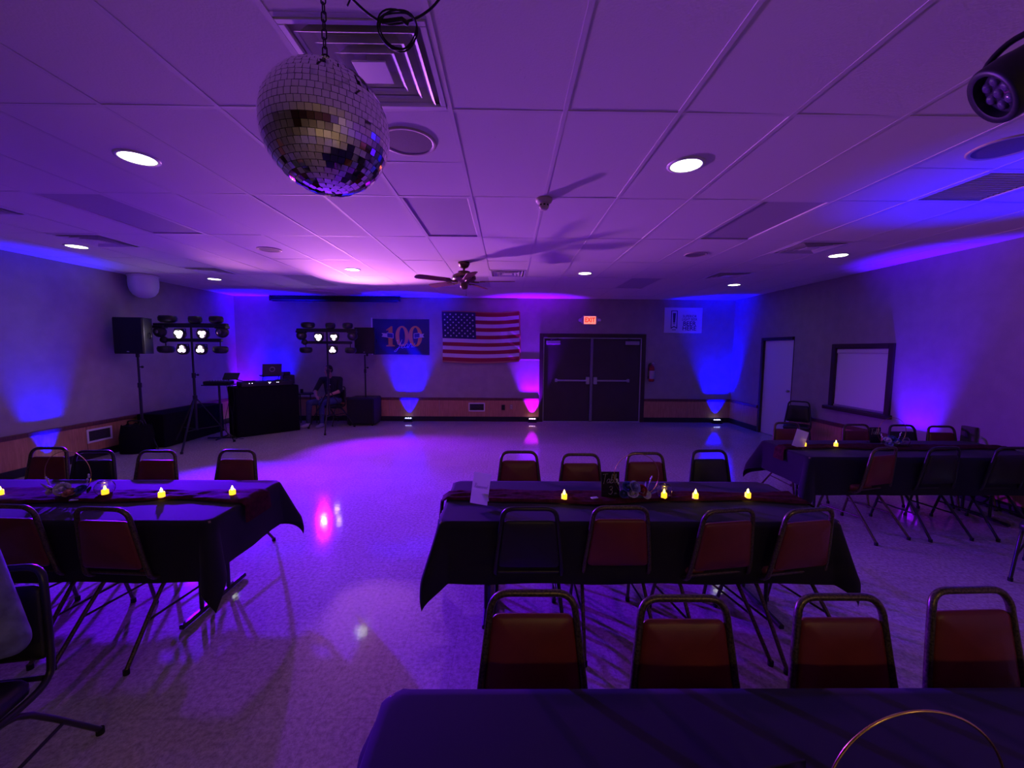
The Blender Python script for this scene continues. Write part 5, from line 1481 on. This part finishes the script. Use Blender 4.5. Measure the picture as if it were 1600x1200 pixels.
    if hair:
        b = MB(); b.sphere((0, .024, .042), (.083, .092, .088), 18, 12, M=HM); b.sphere((0, .05, .0), (.076, .068, .07), 16, 10, M=HM)
        vs2, fs2 = remeshed(b, .008, 2); bb = MB(); bb.add(vs2, fs2, 0, True); bb.build('hair', mat('dark_hair', (.02, .014, .012), .7), t)
    return t, V
M_shirt = mat('dark_shirt', (.010, .010, .022), .85, bump=.1, bscale=60)
M_jeans = mat('blue_jeans', (.055, .075, .16), .85, noise_amt=.25, noise_scale=50, bump=.1, bscale=80)
man, V = person('man in a dark short-sleeved shirt, jeans and pale shoes seated by the back wall',
    dict(pelvis=(-4.12, 9.60, .575), belly=(-4.13, 9.64, .74), chest=(-4.15, 9.63, .96), neck=(-4.17, 9.58, 1.13), head=(-4.19, 9.53, 1.275),
         shoulder_r=(-4.36, 9.56, 1.06), shoulder_l=(-3.98, 9.67, 1.06), elbow_r=(-4.47, 9.45, .80), elbow_l=(-3.90, 9.47, .80), wrist_r=(-4.36, 9.25, .70), wrist_l=(-4.07, 9.30, .735),
         hand_r=(-4.28, 9.16, .68), hand_l=(-4.16, 9.22, .72), knee_r=(-4.48, 9.17, .56), knee_l=(-4.19, 9.14, .56), ankle_r=(-4.52, 9.18, .10), ankle_l=(-4.22, 9.19, .10), toe_r=(-4.60, 9.0, 0), toe_l=(-4.26, 9.0, 0)),
    (-.35, -.92, -.12), [M_shirt, M_jeans, M_skin], mat('pale_shoe', (.42, .40, .42), .6))
b = MB()
for (dx, dz) in ((-.03, .02), (-.01, -.02), (.02, -.045)): b.box((V['chest'].x - .02 + dx, V['chest'].y - .124, V['chest'].z + .03 + dz), (.024, .006, .018), .002)
b.build('shirt_print', M_paper, man)
M_denim = mat('washed_denim_shirt', (.17, .20, .28), .85, noise_amt=.45, noise_scale=16, bump=.35, bscale=22)
near, V = person('person in a washed blue long-sleeved shirt seated in the left foreground, mostly outside the picture',
    dict(pelvis=(-2.09, 1.33, .575), belly=(-2.15, 1.41, .75), chest=(-2.19, 1.46, .95), neck=(-2.20, 1.42, 1.13), head=(-2.19, 1.36, 1.27),
         shoulder_r=(-2.37, 1.40, 1.04), shoulder_l=(-2.0, 1.48, 1.02), elbow_r=(-2.48, 1.22, .80), elbow_l=(-1.805, 1.42, .705), wrist_r=(-2.30, 1.02, .70), wrist_l=(-1.90, 1.15, .71),
         hand_r=(-2.17, .98, .69), hand_l=(-1.96, 1.06, .69), knee_r=(-2.08, .92, .55), knee_l=(-1.84, .98, .55), ankle_r=(-2.05, .93, .10), ankle_l=(-1.80, 1.02, .10), toe_r=(-2.0, .75, 0), toe_l=(-1.74, .84, 0)),
    (.2, -.95, -.1), [M_denim, mat('dark_trousers', (.02, .022, .04), .8), M_skin], mat('dark_shoe', (.02, .02, .02), .6), sleeve='long')
